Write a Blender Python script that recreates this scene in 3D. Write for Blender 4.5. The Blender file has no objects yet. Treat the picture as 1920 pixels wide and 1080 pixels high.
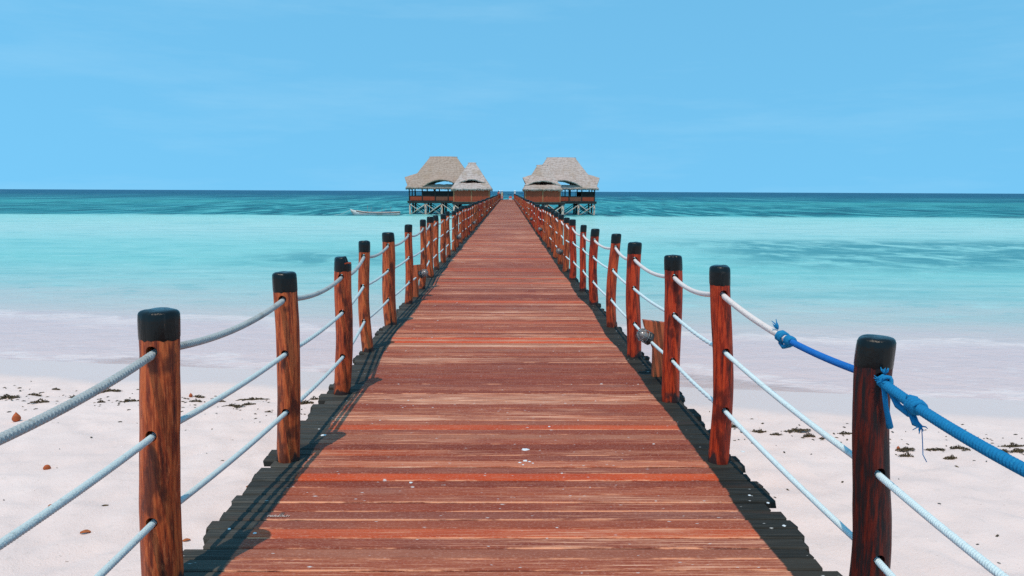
import bpy, bmesh, math, random
from mathutils import Vector, Matrix, noise
random.seed(7)
SC = bpy.context.scene
COL = SC.collection

# ---------------------------------------------------------------- camera
FPX = 1400.0
cam_d = bpy.data.cameras.new('camera'); cam = bpy.data.objects.new('camera', cam_d); COL.objects.link(cam)
cam_d.sensor_width = 36.0; cam_d.lens = 36.0 * FPX / 1920.0
cam_d.clip_start = 0.05; cam_d.clip_end = 60000.0
pitch = math.atan((540 - 358.7) / FPX); yaw = math.atan(15.0 / FPX); roll = math.atan(8.5 / 1920)
fw = Vector((math.sin(yaw) * math.cos(pitch), math.cos(yaw) * math.cos(pitch), -math.sin(pitch)))
rt = Vector((math.cos(yaw), -math.sin(yaw), 0)); up = rt.cross(fw)
r2 = rt * math.cos(roll) + up * math.sin(roll); u2 = up * math.cos(roll) - rt * math.sin(roll)
M = Matrix((r2, u2, -fw)).transposed().to_4x4(); M.translation = (0, 0, 1.6)
cam.matrix_world = M
SC.camera = cam

# ---------------------------------------------------------------- sun direction, world, sun, exposure
SHX, SHY = 0.15, 0.41                      # shadow shift per metre of height
sun_from = Vector((-SHX, -SHY, 1)).normalized()
ELEV = math.asin(sun_from.z); AZ = math.atan2(sun_from.x, sun_from.y)
W = bpy.data.worlds.new('World'); SC.world = W; W.use_nodes = True
wt = W.node_tree; bg = wt.nodes['Background']
sky = wt.nodes.new('ShaderNodeTexSky'); sky.sky_type = 'NISHITA'; sky.sun_disc = False
sky.sun_elevation = ELEV; sky.sun_rotation = AZ
sky.air_density = 1.0; sky.dust_density = 0.0; sky.ozone_density = 6.0
wtc = wt.nodes.new('ShaderNodeTexCoord')
wvm = wt.nodes.new('ShaderNodeVectorMath'); wvm.operation = 'MULTIPLY_ADD'
wvm.inputs[1].default_value = (1, 1, 0.45); wvm.inputs[2].default_value = (0, 0, 0.50)
wt.links.new(wtc.outputs['Generated'], wvm.inputs[0])
wnm = wt.nodes.new('ShaderNodeVectorMath'); wnm.operation = 'NORMALIZE'
wt.links.new(wvm.outputs[0], wnm.inputs[0]); wt.links.new(wnm.outputs[0], sky.inputs['Vector'])
wmul = wt.nodes.new('ShaderNodeMix'); wmul.data_type = 'RGBA'; wmul.blend_type = 'MULTIPLY'; wmul.inputs['Factor'].default_value = 1
wmul.inputs['B'].default_value = (1.84, 3.02, 2.40, 1)
wt.links.new(sky.outputs[0], wmul.inputs['A'])
# thin high cloud wisps over the whole sky
wcm = wt.nodes.new('ShaderNodeMapping'); wcm.inputs['Scale'].default_value = (2.0, 2.0, 14.0); wcm.inputs['Rotation'].default_value = (0.06, 0.03, 0.4)
wt.links.new(wtc.outputs['Generated'], wcm.inputs['Vector'])
wcn = wt.nodes.new('ShaderNodeTexNoise'); wcn.inputs['Scale'].default_value = 1.3; wcn.inputs['Detail'].default_value = 7; wcn.inputs['Roughness'].default_value = 0.62
wt.links.new(wcm.outputs[0], wcn.inputs['Vector'])
wcr = wt.nodes.new('ShaderNodeMapRange'); wcr.inputs['From Min'].default_value = 0.48; wcr.inputs['From Max'].default_value = 0.85
wcr.inputs['To Max'].default_value = 0.24
wt.links.new(wcn.outputs[0], wcr.inputs['Value'])
wcx = wt.nodes.new('ShaderNodeMix'); wcx.data_type = 'RGBA'; wcx.inputs['B'].default_value = (4.8, 7.4, 9.0, 1)
wt.links.new(wcr.outputs[0], wcx.inputs['Factor']); wt.links.new(wmul.outputs['Result'], wcx.inputs['A'])
wt.links.new(wcx.outputs['Result'], bg.inputs['Color'])
bg.inputs['Strength'].default_value = 0.1
sun_d = bpy.data.lights.new('sun', 'SUN'); sun = bpy.data.objects.new('sun', sun_d); COL.objects.link(sun)
sun_d.energy = 2.5; sun_d.angle = math.radians(0.5); sun_d.color = (1.0, 0.84, 0.66)
sun.rotation_euler = (-sun_from).to_track_quat('-Z', 'Y').to_euler(); sun.location = (-20, -40, 100)
vs = SC.view_settings; vs.view_transform = 'Standard'; vs.look = 'None'; vs.exposure = 0.14; vs.gamma = 1.0; vs.use_curve_mapping = False
SC.cycles.use_denoising = False
SC.cycles.max_bounces = 6; SC.cycles.diffuse_bounces = 3; SC.cycles.glossy_bounces = 3; SC.cycles.transparent_max_bounces = 6
SC.cycles.caustics_reflective = False; SC.cycles.caustics_refractive = False

# ---------------------------------------------------------------- node helpers
class NT:
    def __init__(self, name):
        self.m = bpy.data.materials.new(name); self.m.use_nodes = True
        self.t = self.m.node_tree; self.b = self.t.nodes['Principled BSDF']; self.out = self.t.nodes['Material Output']
    def put(self, sock, v):
        if isinstance(v, bpy.types.NodeSocket): self.t.links.new(v, sock)
        elif isinstance(v, (tuple, list)):
            n = len(sock.default_value); v = tuple(v)
            sock.default_value = v + (1,) if n == 4 and len(v) == 3 else v
        else: sock.default_value = v
    def node(self, typ, props=None, **ins):
        n = self.t.nodes.new(typ)
        for k, v in (props or {}).items(): setattr(n, k, v)
        for k, v in ins.items():
            self.put(n.inputs[k.replace('_', ' ')] if not k.startswith('i') or not k[1:].isdigit() else n.inputs[int(k[1:])], v)
        return n
    def math(self, op, a, b=0.0, c=0.0, clamp=False):
        n = self.t.nodes.new('ShaderNodeMath'); n.operation = op; n.use_clamp = clamp
        self.put(n.inputs[0], a); self.put(n.inputs[1], b); self.put(n.inputs[2], c); return n.outputs[0]
    def pos(self): return self.node('ShaderNodeNewGeometry').outputs['Position']
    def obj(self): return self.node('ShaderNodeTexCoord').outputs['Object']
    def xyz(self, v):
        n = self.node('ShaderNodeSeparateXYZ', i0=v); return n.outputs[0], n.outputs[1], n.outputs[2]
    def vec(self, x, y, z): return self.node('ShaderNodeCombineXYZ', i0=x, i1=y, i2=z).outputs[0]
    def mapping(self, v, scale, loc=(0, 0, 0)): return self.node('ShaderNodeMapping', Vector=v, Scale=scale, Location=loc).outputs[0]
    def noise(self, v, scale=1.0, detail=4.0, rough=0.55, dist=0.0): return self.node('ShaderNodeTexNoise', Vector=v, Scale=scale, Detail=detail, Roughness=rough, Distortion=dist).outputs[0]
    def white(self, w): return self.node('ShaderNodeTexWhiteNoise', {'noise_dimensions': '1D'}, W=w).outputs['Value']
    def ss(self, v, lo, hi, a=0.0, b=1.0):
        return self.node('ShaderNodeMapRange', {'interpolation_type': 'SMOOTHSTEP'}, Value=v, From_Min=lo, From_Max=hi, To_Min=a, To_Max=b).outputs[0]
    def lin(self, v, lo, hi, a=0.0, b=1.0):
        return self.node('ShaderNodeMapRange', Value=v, From_Min=lo, From_Max=hi, To_Min=a, To_Max=b).outputs[0]
    def mix(self, f, a, b, mode='MIX'):
        n = self.t.nodes.new('ShaderNodeMix'); n.data_type = 'RGBA'; n.blend_type = mode
        self.put(n.inputs['Factor'], f); self.put(n.inputs['A'], a); self.put(n.inputs['B'], b); return n.outputs['Result']
    def ramp(self, f, stops, interp='LINEAR'):
        n = self.t.nodes.new('ShaderNodeValToRGB'); n.color_ramp.interpolation = interp
        e = n.color_ramp.elements
        while len(e) < len(stops): e.new(0.5)
        for el, (p, c) in zip(e, stops): el.position = p; el.color = tuple(c) + (1,)
        self.put(n.inputs[0], f); return n.outputs[0]
    def attr(self, name): return self.node('ShaderNodeAttribute', {'attribute_type': 'OBJECT', 'attribute_name': name}).outputs['Fac']
    def rnd(self): return self.node('ShaderNodeObjectInfo').outputs['Random']
    def bump(self, h, strength=0.4, dist=0.01): return self.node('ShaderNodeBump', Height=h, Strength=strength, Distance=dist).outputs[0]
    def done(self, color=None, rough=None, normal=None, spec=None, **kw):
        b = self.b
        if color is not None: self.put(b.inputs['Base Color'], color)
        if rough is not None: self.put(b.inputs['Roughness'], rough)
        if normal is not None: self.put(b.inputs['Normal'], normal)
        if spec is not None: self.put(b.inputs['Specular IOR Level'], spec)
        for k, v in kw.items(): self.put(b.inputs[k.replace('_', ' ')], v)
        return self.m

def xc(y):                                   # centre line of the jetty: it bends a little to the right
    return -0.05 * min(1, max(0, (y - 4) / 8)) + 0.0048 * max(0, y - 18)

# ---------------------------------------------------------------- materials
PITCH = 0.1; Y0 = 2.35
def mat_deck():
    n = NT('deck_wood'); x, y, z = n.xyz(n.pos())
    idx = n.math('FLOOR', n.math('DIVIDE', n.math('SUBTRACT', y, Y0 - PITCH / 2), PITCH))
    r1 = n.white(n.math('ADD', idx, 3.7)); r2 = n.white(n.math('MULTIPLY', idx, 1.37)); r3 = n.white(n.math('MULTIPLY_ADD', idx, 2.11, 9.3))
    gx = n.math('MULTIPLY_ADD', r2, 37.0, x)
    # grain streaks that run along each plank
    st = n.noise(n.vec(n.math('MULTIPLY', gx, 2.2), n.math('MULTIPLY', y, 110.0), idx), 1.0, 7, 0.72, 0.35)
    fine = n.noise(n.vec(n.math('MULTIPLY', gx, 7.0), n.math('MULTIPLY', y, 260.0), idx), 1.0, 4, 0.6)
    blot = n.noise(n.vec(n.math('MULTIPLY', gx, 2.0), n.math('MULTIPLY', y, 9.0), idx), 1.0, 3, 0.5)
    c = n.ramp(r1, [(0.0, (0.19, 0.043, 0.026)), (0.3, (0.27, 0.066, 0.038)), (0.5, (0.245, 0.080, 0.055)), (0.66, (0.34, 0.085, 0.042)),
                    (0.8, (0.31, 0.115, 0.075)), (0.89, (0.40, 0.18, 0.11)), (0.94, (0.50, 0.085, 0.028)), (1.0, (0.60, 0.085, 0.020))])
    hot = n.noise(n.vec(n.math('MULTIPLY', gx, 0.55), idx, 3.0), 1.0, 2, 0.5)
    c = n.mix(n.math('MULTIPLY', n.ss(hot, 0.52, 0.68), n.ss(r3, 0.45, 0.8, 0, 0.8)), c, (0.50, 0.105, 0.036))
    grey = n.noise(n.vec(n.math('MULTIPLY', gx, 0.8), idx, 8.0), 1.0, 3, 0.5)
    c = n.mix(n.ss(grey, 0.54, 0.72, 0, 0.55), c, (0.235, 0.125, 0.105))
    c = n.mix(n.ss(blot, 0.42, 0.62), n.mix(1.0, c, (0.86, 0.76, 0.74), 'MULTIPLY'), c)
    c = n.mix(n.ss(fine, 0.5, 0.72, 0, 0.6), c, (0.48, 0.20, 0.12))
    # weathered pale streaks, more in some stretches than in others
    reg = n.noise(n.vec(n.math('MULTIPLY', x, 0.5), n.math('MULTIPLY', y, 0.85), 4.0), 1.0, 2, 0.5)
    wear = n.math('ADD', st, n.math('ADD', n.lin(r3, 0, 1, -0.13, 0.08), n.lin(reg, 0.35, 0.65, -0.045, 0.075)))
    c = n.mix(n.ss(wear, 0.52, 0.63, 0, 0.8), c, (0.60, 0.29, 0.18))
    c = n.mix(n.ss(wear, 0.625, 0.70, 0, 0.85), c, (0.80, 0.52, 0.38))
    c = n.mix(n.ss(st, 0.42, 0.30, 0, 0.75), c, (0.075, 0.022, 0.018))
    fy = n.math('FRACT', n.math('DIVIDE', n.math('SUBTRACT', y, Y0 - PITCH / 2), PITCH))
    ed = n.ss(n.math('ABSOLUTE', n.math('SUBTRACT', fy, 0.5)), 0.385, 0.45)
    chip = n.noise(n.vec(n.math('MULTIPLY', gx, 2.6), n.math('MULTIPLY', y, 40.0), idx), 1.0, 6, 0.7)
    c = n.mix(n.math('MULTIPLY', ed, n.ss(n.math('ADD', chip, n.lin(r2, 0, 1, -0.12, 0.12)), 0.53, 0.61, 0, 0.9)), c, (0.80, 0.40, 0.24))
    c = n.mix(n.math('MULTIPLY', n.ss(n.math('ABSOLUTE', n.math('SUBTRACT', fy, 0.5)), 0.44, 0.475), n.ss(chip, 0.58, 0.44, 0, 0.85)), c, (0.035, 0.014, 0.012))
    # pale chipped spots and droppings
    vor = n.node('ShaderNodeTexVoronoi', Vector=n.vec(n.math('MULTIPLY', x, 0.55), y, 0), Scale=11.0, Randomness=1.0)
    cellr = n.xyz(vor.outputs['Color'])[0]
    dist = n.math('ADD', vor.outputs['Distance'], n.lin(fine, 0.3, 0.7, -0.05, 0.05))
    spot = n.math('MULTIPLY', n.ss(dist, 0.075, 0.045), n.math('GREATER_THAN', cellr, 0.80))
    v2 = n.node('ShaderNodeTexVoronoi', Vector=n.vec(n.math('MULTIPLY', x, 0.4), y, 0), Scale=46.0, Randomness=1.0)
    sp2 = n.math('MULTIPLY', n.ss(n.math('ADD', v2.outputs['Distance'], n.lin(fine, 0.3, 0.7, -0.1, 0.1)), 0.16, 0.08), n.math('GREATER_THAN', n.xyz(v2.outputs['Color'])[1], n.lin(reg, 0.35, 0.65, 0.95, 0.78)))
    grit = n.noise(n.vec(n.math('MULTIPLY', x, 55.0), n.math('MULTIPLY', y, 130.0), 1.0), 1.0, 3, 0.7)
    c = n.mix(n.ss(grit, 0.52, 0.68, 0, 0.6), c, n.mix(0.5, c, (0.62, 0.42, 0.36)))
    c = n.mix(n.ss(grit, 0.44, 0.32, 0, 0.35), c, n.mix(1.0, c, (0.55, 0.48, 0.46), 'MULTIPLY'))
    # dark stained strip along both edges
    cx = n.math('ADD', n.math('MULTIPLY', n.lin(y, 4, 12), -0.05), n.math('MULTIPLY', n.math('MAXIMUM', n.math('SUBTRACT', y, 18.0), 0.0), 0.0048))
    ax = n.math('ABSOLUTE', n.math('SUBTRACT', x, cx))
    wob = n.math('ADD', n.lin(n.noise(n.vec(n.math('SIGN', x), n.math('MULTIPLY', y, 0.55), 2.0), 1.0, 1), 0.3, 0.7, -0.035, 0.035), n.lin(r2, 0, 1, -0.006, 0.006))
    c = n.mix(1.0, c, (1.12, 0.95, 0.86), 'MULTIPLY')
    edge = n.ss(n.math('ADD', ax, n.math('ADD', wob, n.lin(fine, 0.3, 0.7, -0.006, 0.006))), n.lin(x, -0.5, 0.5, 1.172, 1.196), n.lin(x, -0.5, 0.5, 1.182, 1.206))
    dk = n.mix(n.ss(st, 0.4, 0.7), (0.036, 0.034, 0.029), (0.105, 0.095, 0.080))
    dk = n.mix(n.ss(fine, 0.6, 0.75, 0, 0.35), dk, (0.16, 0.15, 0.13))
    dk = n.mix(n.ss(r3, 0.55, 1.0, 0, 0.55), dk, (0.115, 0.098, 0.078))
    dk = n.mix(n.ss(r1, 0.35, 0.0, 0, 0.6), dk, (0.020, 0.019, 0.018))
    dk = n.mix(n.ss(blot, 0.58, 0.70, 0, 0.5), dk, (0.10, 0.060, 0.045))
    dk = n.mix(n.ss(x, -0.5, 0.5, 0, 1.0), dk, n.mix(1.0, dk, (0.55, 0.55, 0.55), 'MULTIPLY'))
    c = n.mix(edge, c, dk)
    c = n.mix(n.math('MULTIPLY', n.math('MAXIMUM', spot, sp2), 0.8), c, (0.70, 0.66, 0.62))
    bh = n.math('ADD', n.math('MULTIPLY', st, 0.7), n.math('MULTIPLY', fine, 0.4))
    return n.done(c, n.lin(st, 0.3, 0.7, 0.55, 0.8), n.bump(bh, 0.6, 0.004), n.lin(edge, 0, 1, 0.12, 0.06))

def mat_post():
    n = NT('post_wood'); o = n.obj(); r = n.rnd(); x, y, z = n.xyz(o)
    off = n.math('MULTIPLY', r, 50.0)
    g = n.noise(n.vec(n.math('MULTIPLY_ADD', x, 42.0, off), n.math('MULTIPLY', y, 42.0), n.math('MULTIPLY', z, 3.6)), 1.0, 6, 0.66, 0.15)
    f = n.noise(n.vec(n.math('MULTIPLY_ADD', x, 150.0, off), n.math('MULTIPLY', y, 150.0), n.math('MULTIPLY', z, 14.0)), 1.0, 4, 0.65)
    b = n.noise(n.vec(n.math('MULTIPLY_ADD', x, 9.0, off), n.math('MULTIPLY', y, 9.0), n.math('MULTIPLY', z, 5.0)), 1.0, 3, 0.5)
    tone = n.attr('tone')
    c = n.ramp(g, [(0.30, (0.035, 0.010, 0.007)), (0.40, (0.15, 0.030, 0.011)), (0.50, (0.34, 0.075, 0.020)), (0.58, (0.52, 0.150, 0.042)), (0.68, (0.36, 0.085, 0.022)), (0.8, (0.12, 0.028, 0.012))])
    c = n.mix(n.ss(f, 0.52, 0.70, 0, 0.6), c, (0.66, 0.24, 0.085))
    c = n.mix(n.ss(b, 0.55, 0.66, 0, 0.8), c, (0.060, 0.018, 0.011))
    c = n.mix(1.0, c, (1.12, 0.80, 0.70), 'MULTIPLY')
    red = n.mix(1.0, c, (0.95, 0.42, 0.30), 'MULTIPLY')
    c = n.mix(n.ss(tone, 0.45, 0.7), c, red)
    dark = n.mix(n.ss(g, 0.40, 0.56), (0.010, 0.007, 0.007), n.mix(1.0, c, (0.22, 0.20, 0.28), 'MULTIPLY'))
    c = n.mix(n.ss(tone, 0.85, 1.0), c, dark)
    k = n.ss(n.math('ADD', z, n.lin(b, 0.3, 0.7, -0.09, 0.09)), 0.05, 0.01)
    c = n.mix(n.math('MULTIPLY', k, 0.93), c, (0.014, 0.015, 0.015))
    bh = n.math('ADD', g, n.math('MULTIPLY', f, 0.5))
    return n.done(c, n.lin(f, 0.3, 0.7, 0.45, 0.7), n.bump(bh, 0.6, 0.006), 0.3)

def mat_cap():
    n = NT('black_pitch'); o = n.obj(); x, y, z = n.xyz(o)
    f = n.noise(n.vec(n.math('MULTIPLY', x, 60.0), n.math('MULTIPLY', y, 60.0), n.math('MULTIPLY', z, 10.0)), 1.0, 5, 0.6)
    b = n.noise(o, 14.0, 4, 0.6)
    c = n.mix(n.ss(f, 0.55, 0.75, 0, 0.6), (0.006, 0.008, 0.008), (0.026, 0.026, 0.024))
    c = n.mix(n.ss(b, 0.66, 0.72, 0, 0.4), c, (0.07, 0.06, 0.05))
    c = n.mix(n.ss(n.math('ADD', f, n.math('MULTIPLY', b, 0.5)), 1.0, 1.04, 0, 0.6), c, (0.22, 0.11, 0.06))
    return n.done(c, n.lin(b, 0.3, 0.7, 0.14, 0.38), n.bump(n.math('ADD', n.math('MULTIPLY', f, 1.2), b), 0.4, 0.007), 0.24)

def mat_rope(name, col, dirt, amount):
    n = NT(name); p = n.pos()
    b = n.noise(p, 9.0, 5, 0.65); f = n.noise(p, 160.0, 2, 0.5)
    c = n.mix(n.ss(b, 0.62 - amount, 0.95 - amount), col, dirt)
    c = n.mix(n.ss(f, 0.5, 0.8, 0, 0.35), c, tuple(v * 0.6 for v in col))
    sp = n.noise(p, 38.0, 3, 0.6)
    c = n.mix(n.ss(sp, 0.60, 0.70, 0, 0.55), c, dirt)
    return n.done(c, 0.9, n.bump(f, 0.7, 0.004), 0.12)

def mat_plain(name, col, var=0.25, scale=6.0, rough=0.7, stretch=(1, 1, 1), spec=0.3, second=None):
    n = NT(name); o = n.mapping(n.obj(), stretch); a = n.noise(o, scale, 5, 0.6)
    c2 = second or tuple(v * (1 - 2 * var) for v in col)
    c = n.mix(n.ss(a, 0.35, 0.68), col, c2)
    return n.done(c, rough, n.bump(a, 0.3, 0.01), spec)

def mat_thatch():
    n = NT('thatch'); o = n.pos(); x, y, z = n.xyz(o); tone = n.attr('tone')
    wv = n.noise(o, 0.9, 3, 0.5)
    course = n.math('FRACT', n.math('DIVIDE', n.math('ADD', z, n.lin(wv, 0.3, 0.7, -0.22, 0.22)), 0.36))
    strand = n.noise(n.vec(n.math('MULTIPLY', x, 3.2), n.math('MULTIPLY', y, 3.2), n.math('MULTIPLY', z, 0.7)), 1.0, 3, 0.5)
    b = n.noise(o, 0.5, 3, 0.55)
    c = n.mix(tone, (0.43, 0.305, 0.235), (0.54, 0.42, 0.37))
    c = n.mix(n.ss(strand, 0.42, 0.66, 0, 0.45), c, n.mix(1.0, c, (0.62, 0.55, 0.50), 'MULTIPLY'))
    c = n.mix(n.ss(b, 0.50, 0.68, 0, 0.5), c, (0.37, 0.245, 0.165))
    c = n.mix(n.ss(course, 0.35, 0.0, 0, 0.35), c, (0.20, 0.135, 0.10))
    h = n.math('ADD', n.math('MULTIPLY', course, -0.6), strand)
    return n.done(c, 0.95, n.bump(h, 0.6, 0.10), 0.05)

def shore(n):                                  # distance out from the beach; the shore line runs a little askew to the jetty
    x, y, z = n.xyz(n.pos())
    k = n.ss(y, 18, 85, 0.157, 0.0)
    xl = n.math('MULTIPLY', n.math('TANH', n.math('DIVIDE', x, 60.0)), 60.0)
    return x, y, n.math('ADD', y, n.math('MULTIPLY', xl, k))

def mat_sand():
    n = NT('sand'); p = n.pos(); x, y, s = shore(n)
    a = n.noise(p, 0.6, 4, 0.55); g = n.noise(p, 55.0, 3, 0.6); m = n.noise(p, 6.0, 5, 0.6)
    c = n.mix(n.ss(a, 0.35, 0.65), (0.85, 0.645, 0.565), (0.81, 0.61, 0.535))
    c = n.mix(n.ss(m, 0.58, 0.72, 0, 0.35), c, (0.60, 0.48, 0.42))
    c = n.mix(n.ss(g, 0.62, 0.74, 0, 0.55), c, (0.50, 0.36, 0.28))
    # fine flecks of weed and shell grit in bands parallel to the water
    band = n.math('MULTIPLY', n.noise(n.vec(n.math('MULTIPLY', x, 0.35), n.math('MULTIPLY', s, 1.4), 1.0), 1.0, 3), 1.0)
    fl = n.noise(n.vec(n.math('MULTIPLY', x, 14.0), n.math('MULTIPLY', y, 30.0), 0.0), 1.0, 3, 0.7)
    c = n.mix(n.math('MULTIPLY', n.ss(fl, 0.66, 0.72), n.ss(band, 0.50, 0.62)), c, (0.20, 0.13, 0.09))
    # damp sand next to the water
    ws = n.math('ADD', s, n.lin(n.noise(n.vec(n.math('MULTIPLY', x, 0.3), 0.0, 0.0), 1.0, 3), 0.3, 0.7, -0.35, 0.35))
    wet = n.ss(ws, 12.9, 13.5)
    c = n.mix(n.math('MULTIPLY', wet, 0.85), c, (0.66, 0.54, 0.50))
    rough = n.lin(wet, 0, 1, 0.95, 0.5)
    h = n.math('ADD', n.math('MULTIPLY', m, 0.6), n.math('MULTIPLY', g, 0.25))
    return n.done(c, rough, n.bump(n.math('MULTIPLY', h, n.lin(wet, 0, 1, 1.0, 0.15)), 0.55, 0.05), 0.15)

def mat_sea():
    n = NT('sea_water'); x, y, s = shore(n)
    wn = n.noise(n.vec(n.math('MULTIPLY', x, 0.045), n.math('MULTIPLY', y, 0.16), 0.0), 1.0, 4, 0.6)
    wn2 = n.noise(n.vec(n.math('MULTIPLY', x, 0.12), n.math('MULTIPLY', y, 0.9), 5.0), 1.0, 4, 0.6)
    s2 = n.math('MULTIPLY', s, n.math('ADD', 1.0, n.math('ADD', n.lin(wn, 0.3, 0.7, -0.05, 0.05), n.lin(wn2, 0.3, 0.7, -0.03, 0.03))))
    t = n.math('DIVIDE', n.math('SUBTRACT', n.math('LOGARITHM', s2, 10.0), 1.0), 3.0)
    c = n.ramp(t, [(0.055, (0.69, 0.51, 0.47)), (0.100, (0.65, 0.495, 0.47)), (0.116, (0.54, 0.50, 0.46)), (0.150, (0.36, 0.52, 0.475)),
                   (0.195, (0.24, 0.55, 0.49)), (0.24, (0.27, 0.57, 0.51)), (0.29, (0.42, 0.625, 0.56)), (0.335, (0.36, 0.63, 0.57)), (0.3545, (0.27, 0.61, 0.56)),
                   (0.3605, (0.010, 0.17, 0.19)), (0.43, (0.012, 0.19, 0.21)), (0.475, (0.045, 0.31, 0.30)), (0.50, (0.006, 0.15, 0.19)), (0.60, (0.002, 0.075, 0.14)), (1.0, (0.001, 0.055, 0.14))])
    # soft streaks in the lagoon
    lag = n.math('MULTIPLY', n.ss(s, 21, 27), n.ss(y, 112, 100))
    stk = n.noise(n.vec(n.math('MULTIPLY', x, 0.10), n.math('MULTIPLY', y, 0.42), 9.0), 1.0, 5, 0.6, 0.3)
    c = n.mix(n.math('MULTIPLY', lag, n.ss(stk, 0.55, 0.35, 0, 0.30)), c, (0.10, 0.40, 0.39))
    c = n.mix(n.math('MULTIPLY', lag, n.ss(stk, 0.52, 0.72, 0, 0.40)), c, (0.32, 0.63, 0.57))
    rp1 = n.noise(n.vec(n.math('MULTIPLY', x, 0.45), n.math('MULTIPLY', y, 0.9), 4.0), 1.0, 4, 0.7, 0.3)
    c = n.mix(n.math('MULTIPLY', lag, n.ss(rp1, 0.47, 0.36, 0, 0.30)), c, (0.08, 0.36, 0.36))
    c = n.mix(n.math('MULTIPLY', lag, n.ss(rp1, 0.54, 0.66, 0, 0.35)), c, (0.42, 0.66, 0.60))
    # weed beds under the shallow water
    def bed(x0, x1, y0, y1, sx, sy):
        return n.math('MULTIPLY', n.math('MULTIPLY', n.ss(x, x0, x0 + sx), n.ss(x, x1, x1 - sx)), n.math('MULTIPLY', n.ss(y, y0, y0 + sy), n.ss(y, y1, y1 - sy)))
    beds = n.math('MAXIMUM', bed(9, 85, 32, 64, 9, 10), n.math('MAXIMUM', n.math('MULTIPLY', bed(-17, -2, 35, 50, 6, 6), 0.75), n.math('MULTIPLY', bed(60, 160, 80, 112, 30, 8), 0.6)))
    bn = n.noise(n.vec(n.math('MULTIPLY', x, 0.30), n.math('MULTIPLY', y, 0.26), 2.0), 1.0, 6, 0.68, 0.5)
    c = n.mix(n.math('MULTIPLY', beds, n.ss(bn, 0.36, 0.58, 0, 0.9)), c, (0.040, 0.225, 0.235))
    # chop and swell: light and shade of waves painted into the deep water's colour
    deep = n.ss(y, 110, 122)
    ca = n.noise(n.vec(n.math('MULTIPLY', x, 0.42), n.math('MULTIPLY', y, 0.040), 3.0), 1.0, 2.5, 0.65, 0.4)
    cb = n.noise(n.vec(n.math('MULTIPLY', x, 0.16), n.math('MULTIPLY', y, 0.0075), 5.0), 1.0, 3, 0.65, 0.4)
    mx_ = n.ss(y, 170, 420)
    c1 = n.math('ADD', n.math('MULTIPLY', ca, n.math('SUBTRACT', 1.0, mx_)), n.math('MULTIPLY', cb, mx_))
    c2 = n.noise(n.vec(n.math('MULTIPLY', x, 0.020), n.math('MULTIPLY', y, 0.030), 7.0), 1.0, 4, 0.6)
    far = n.ss(y, 900, 200)
    c = n.mix(n.math('MULTIPLY', n.math('MULTIPLY', deep, far), n.ss(c1, 0.51, 0.60, 0, 0.85)), c, (0.095, 0.42, 0.41))
    c = n.mix(n.math('MULTIPLY', deep, n.ss(c1, 0.48, 0.40, 0, 0.9)), c, (0.003, 0.065, 0.095))
    c = n.mix(n.math('MULTIPLY', deep, n.ss(c2, 0.52, 0.66, 0, 0.45)), c, (0.030, 0.26, 0.30))
    cap = n.noise(n.vec(n.math('MULTIPLY', x, 0.07), n.math('MULTIPLY', y, 0.022), 11.0), 1.0, 3, 0.5)
    c = n.mix(n.math('MULTIPLY', n.ss(y, 260, 330), n.ss(cap, 0.735, 0.76, 0, 0.8)), c, (0.62, 0.66, 0.68))
    # wash and foam near the beach
    wob = n.noise(n.vec(n.math('MULTIPLY', x, 0.16), n.math('MULTIPLY', s, 0.20), 0.0), 1.0, 4, 0.6, 0.6)
    sw = n.math('ADD', s, n.lin(wob, 0.3, 0.7, -1.3, 1.3))
    fb = n.noise(n.vec(n.math('MULTIPLY', x, 1.6), n.math('MULTIPLY', y, 5.0), 6.0), 1.0, 7, 0.72, 0.8)
    crest = n.math('MULTIPLY', n.ss(sw, 19.0, 20.6), n.ss(sw, 21.0, 20.7))
    crest2 = n.math('MULTIPLY', n.ss(sw, 14.6, 16.0), n.ss(sw, 16.4, 16.1))
    c = n.mix(n.math('MULTIPLY', crest, n.ss(fb, 0.36, 0.58, 0.15, 0.6)), c, (0.86, 0.69, 0.62))
    c = n.mix(n.math('MULTIPLY', crest2, n.ss(fb, 0.40, 0.58, 0.0, 0.6)), c, (0.86, 0.69, 0.62))
    c = n.mix(n.math('MULTIPLY', n.ss(s, 22, 18), n.ss(fb, 0.52, 0.68, 0, 0.5)), c, (0.76, 0.62, 0.58))
    alpha = n.ss(n.math('ADD', sw, n.lin(fb, 0.3, 0.7, -0.25, 0.25)), 13.6, 15.6)
    calm = n.ss(y, 60, 125, 0.25, 1.0)
    h1 = n.noise(n.vec(n.math('MULTIPLY', x, 0.9), n.math('MULTIPLY', y, 1.3), 0.0), 1.0, 5, 0.65)
    nrm = n.bump(n.math('MULTIPLY', h1, calm), 0.7, 0.5)
    m = n.done(c, n.ss(y, 60, 130, 0.30, 0.35), nrm, n.ss(y, 15, 120, 0.10, 0.035), IOR=1.33)
    tr = n.node('ShaderNodeBsdfTransparent'); mx = n.node('ShaderNodeMixShader', Fac=alpha)
    n.t.links.new(tr.outputs[0], mx.inputs[1]); n.t.links.new(n.b.outputs[0], mx.inputs[2]); n.t.links.new(mx.outputs[0], n.out.inputs['Surface'])
    return m

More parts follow.
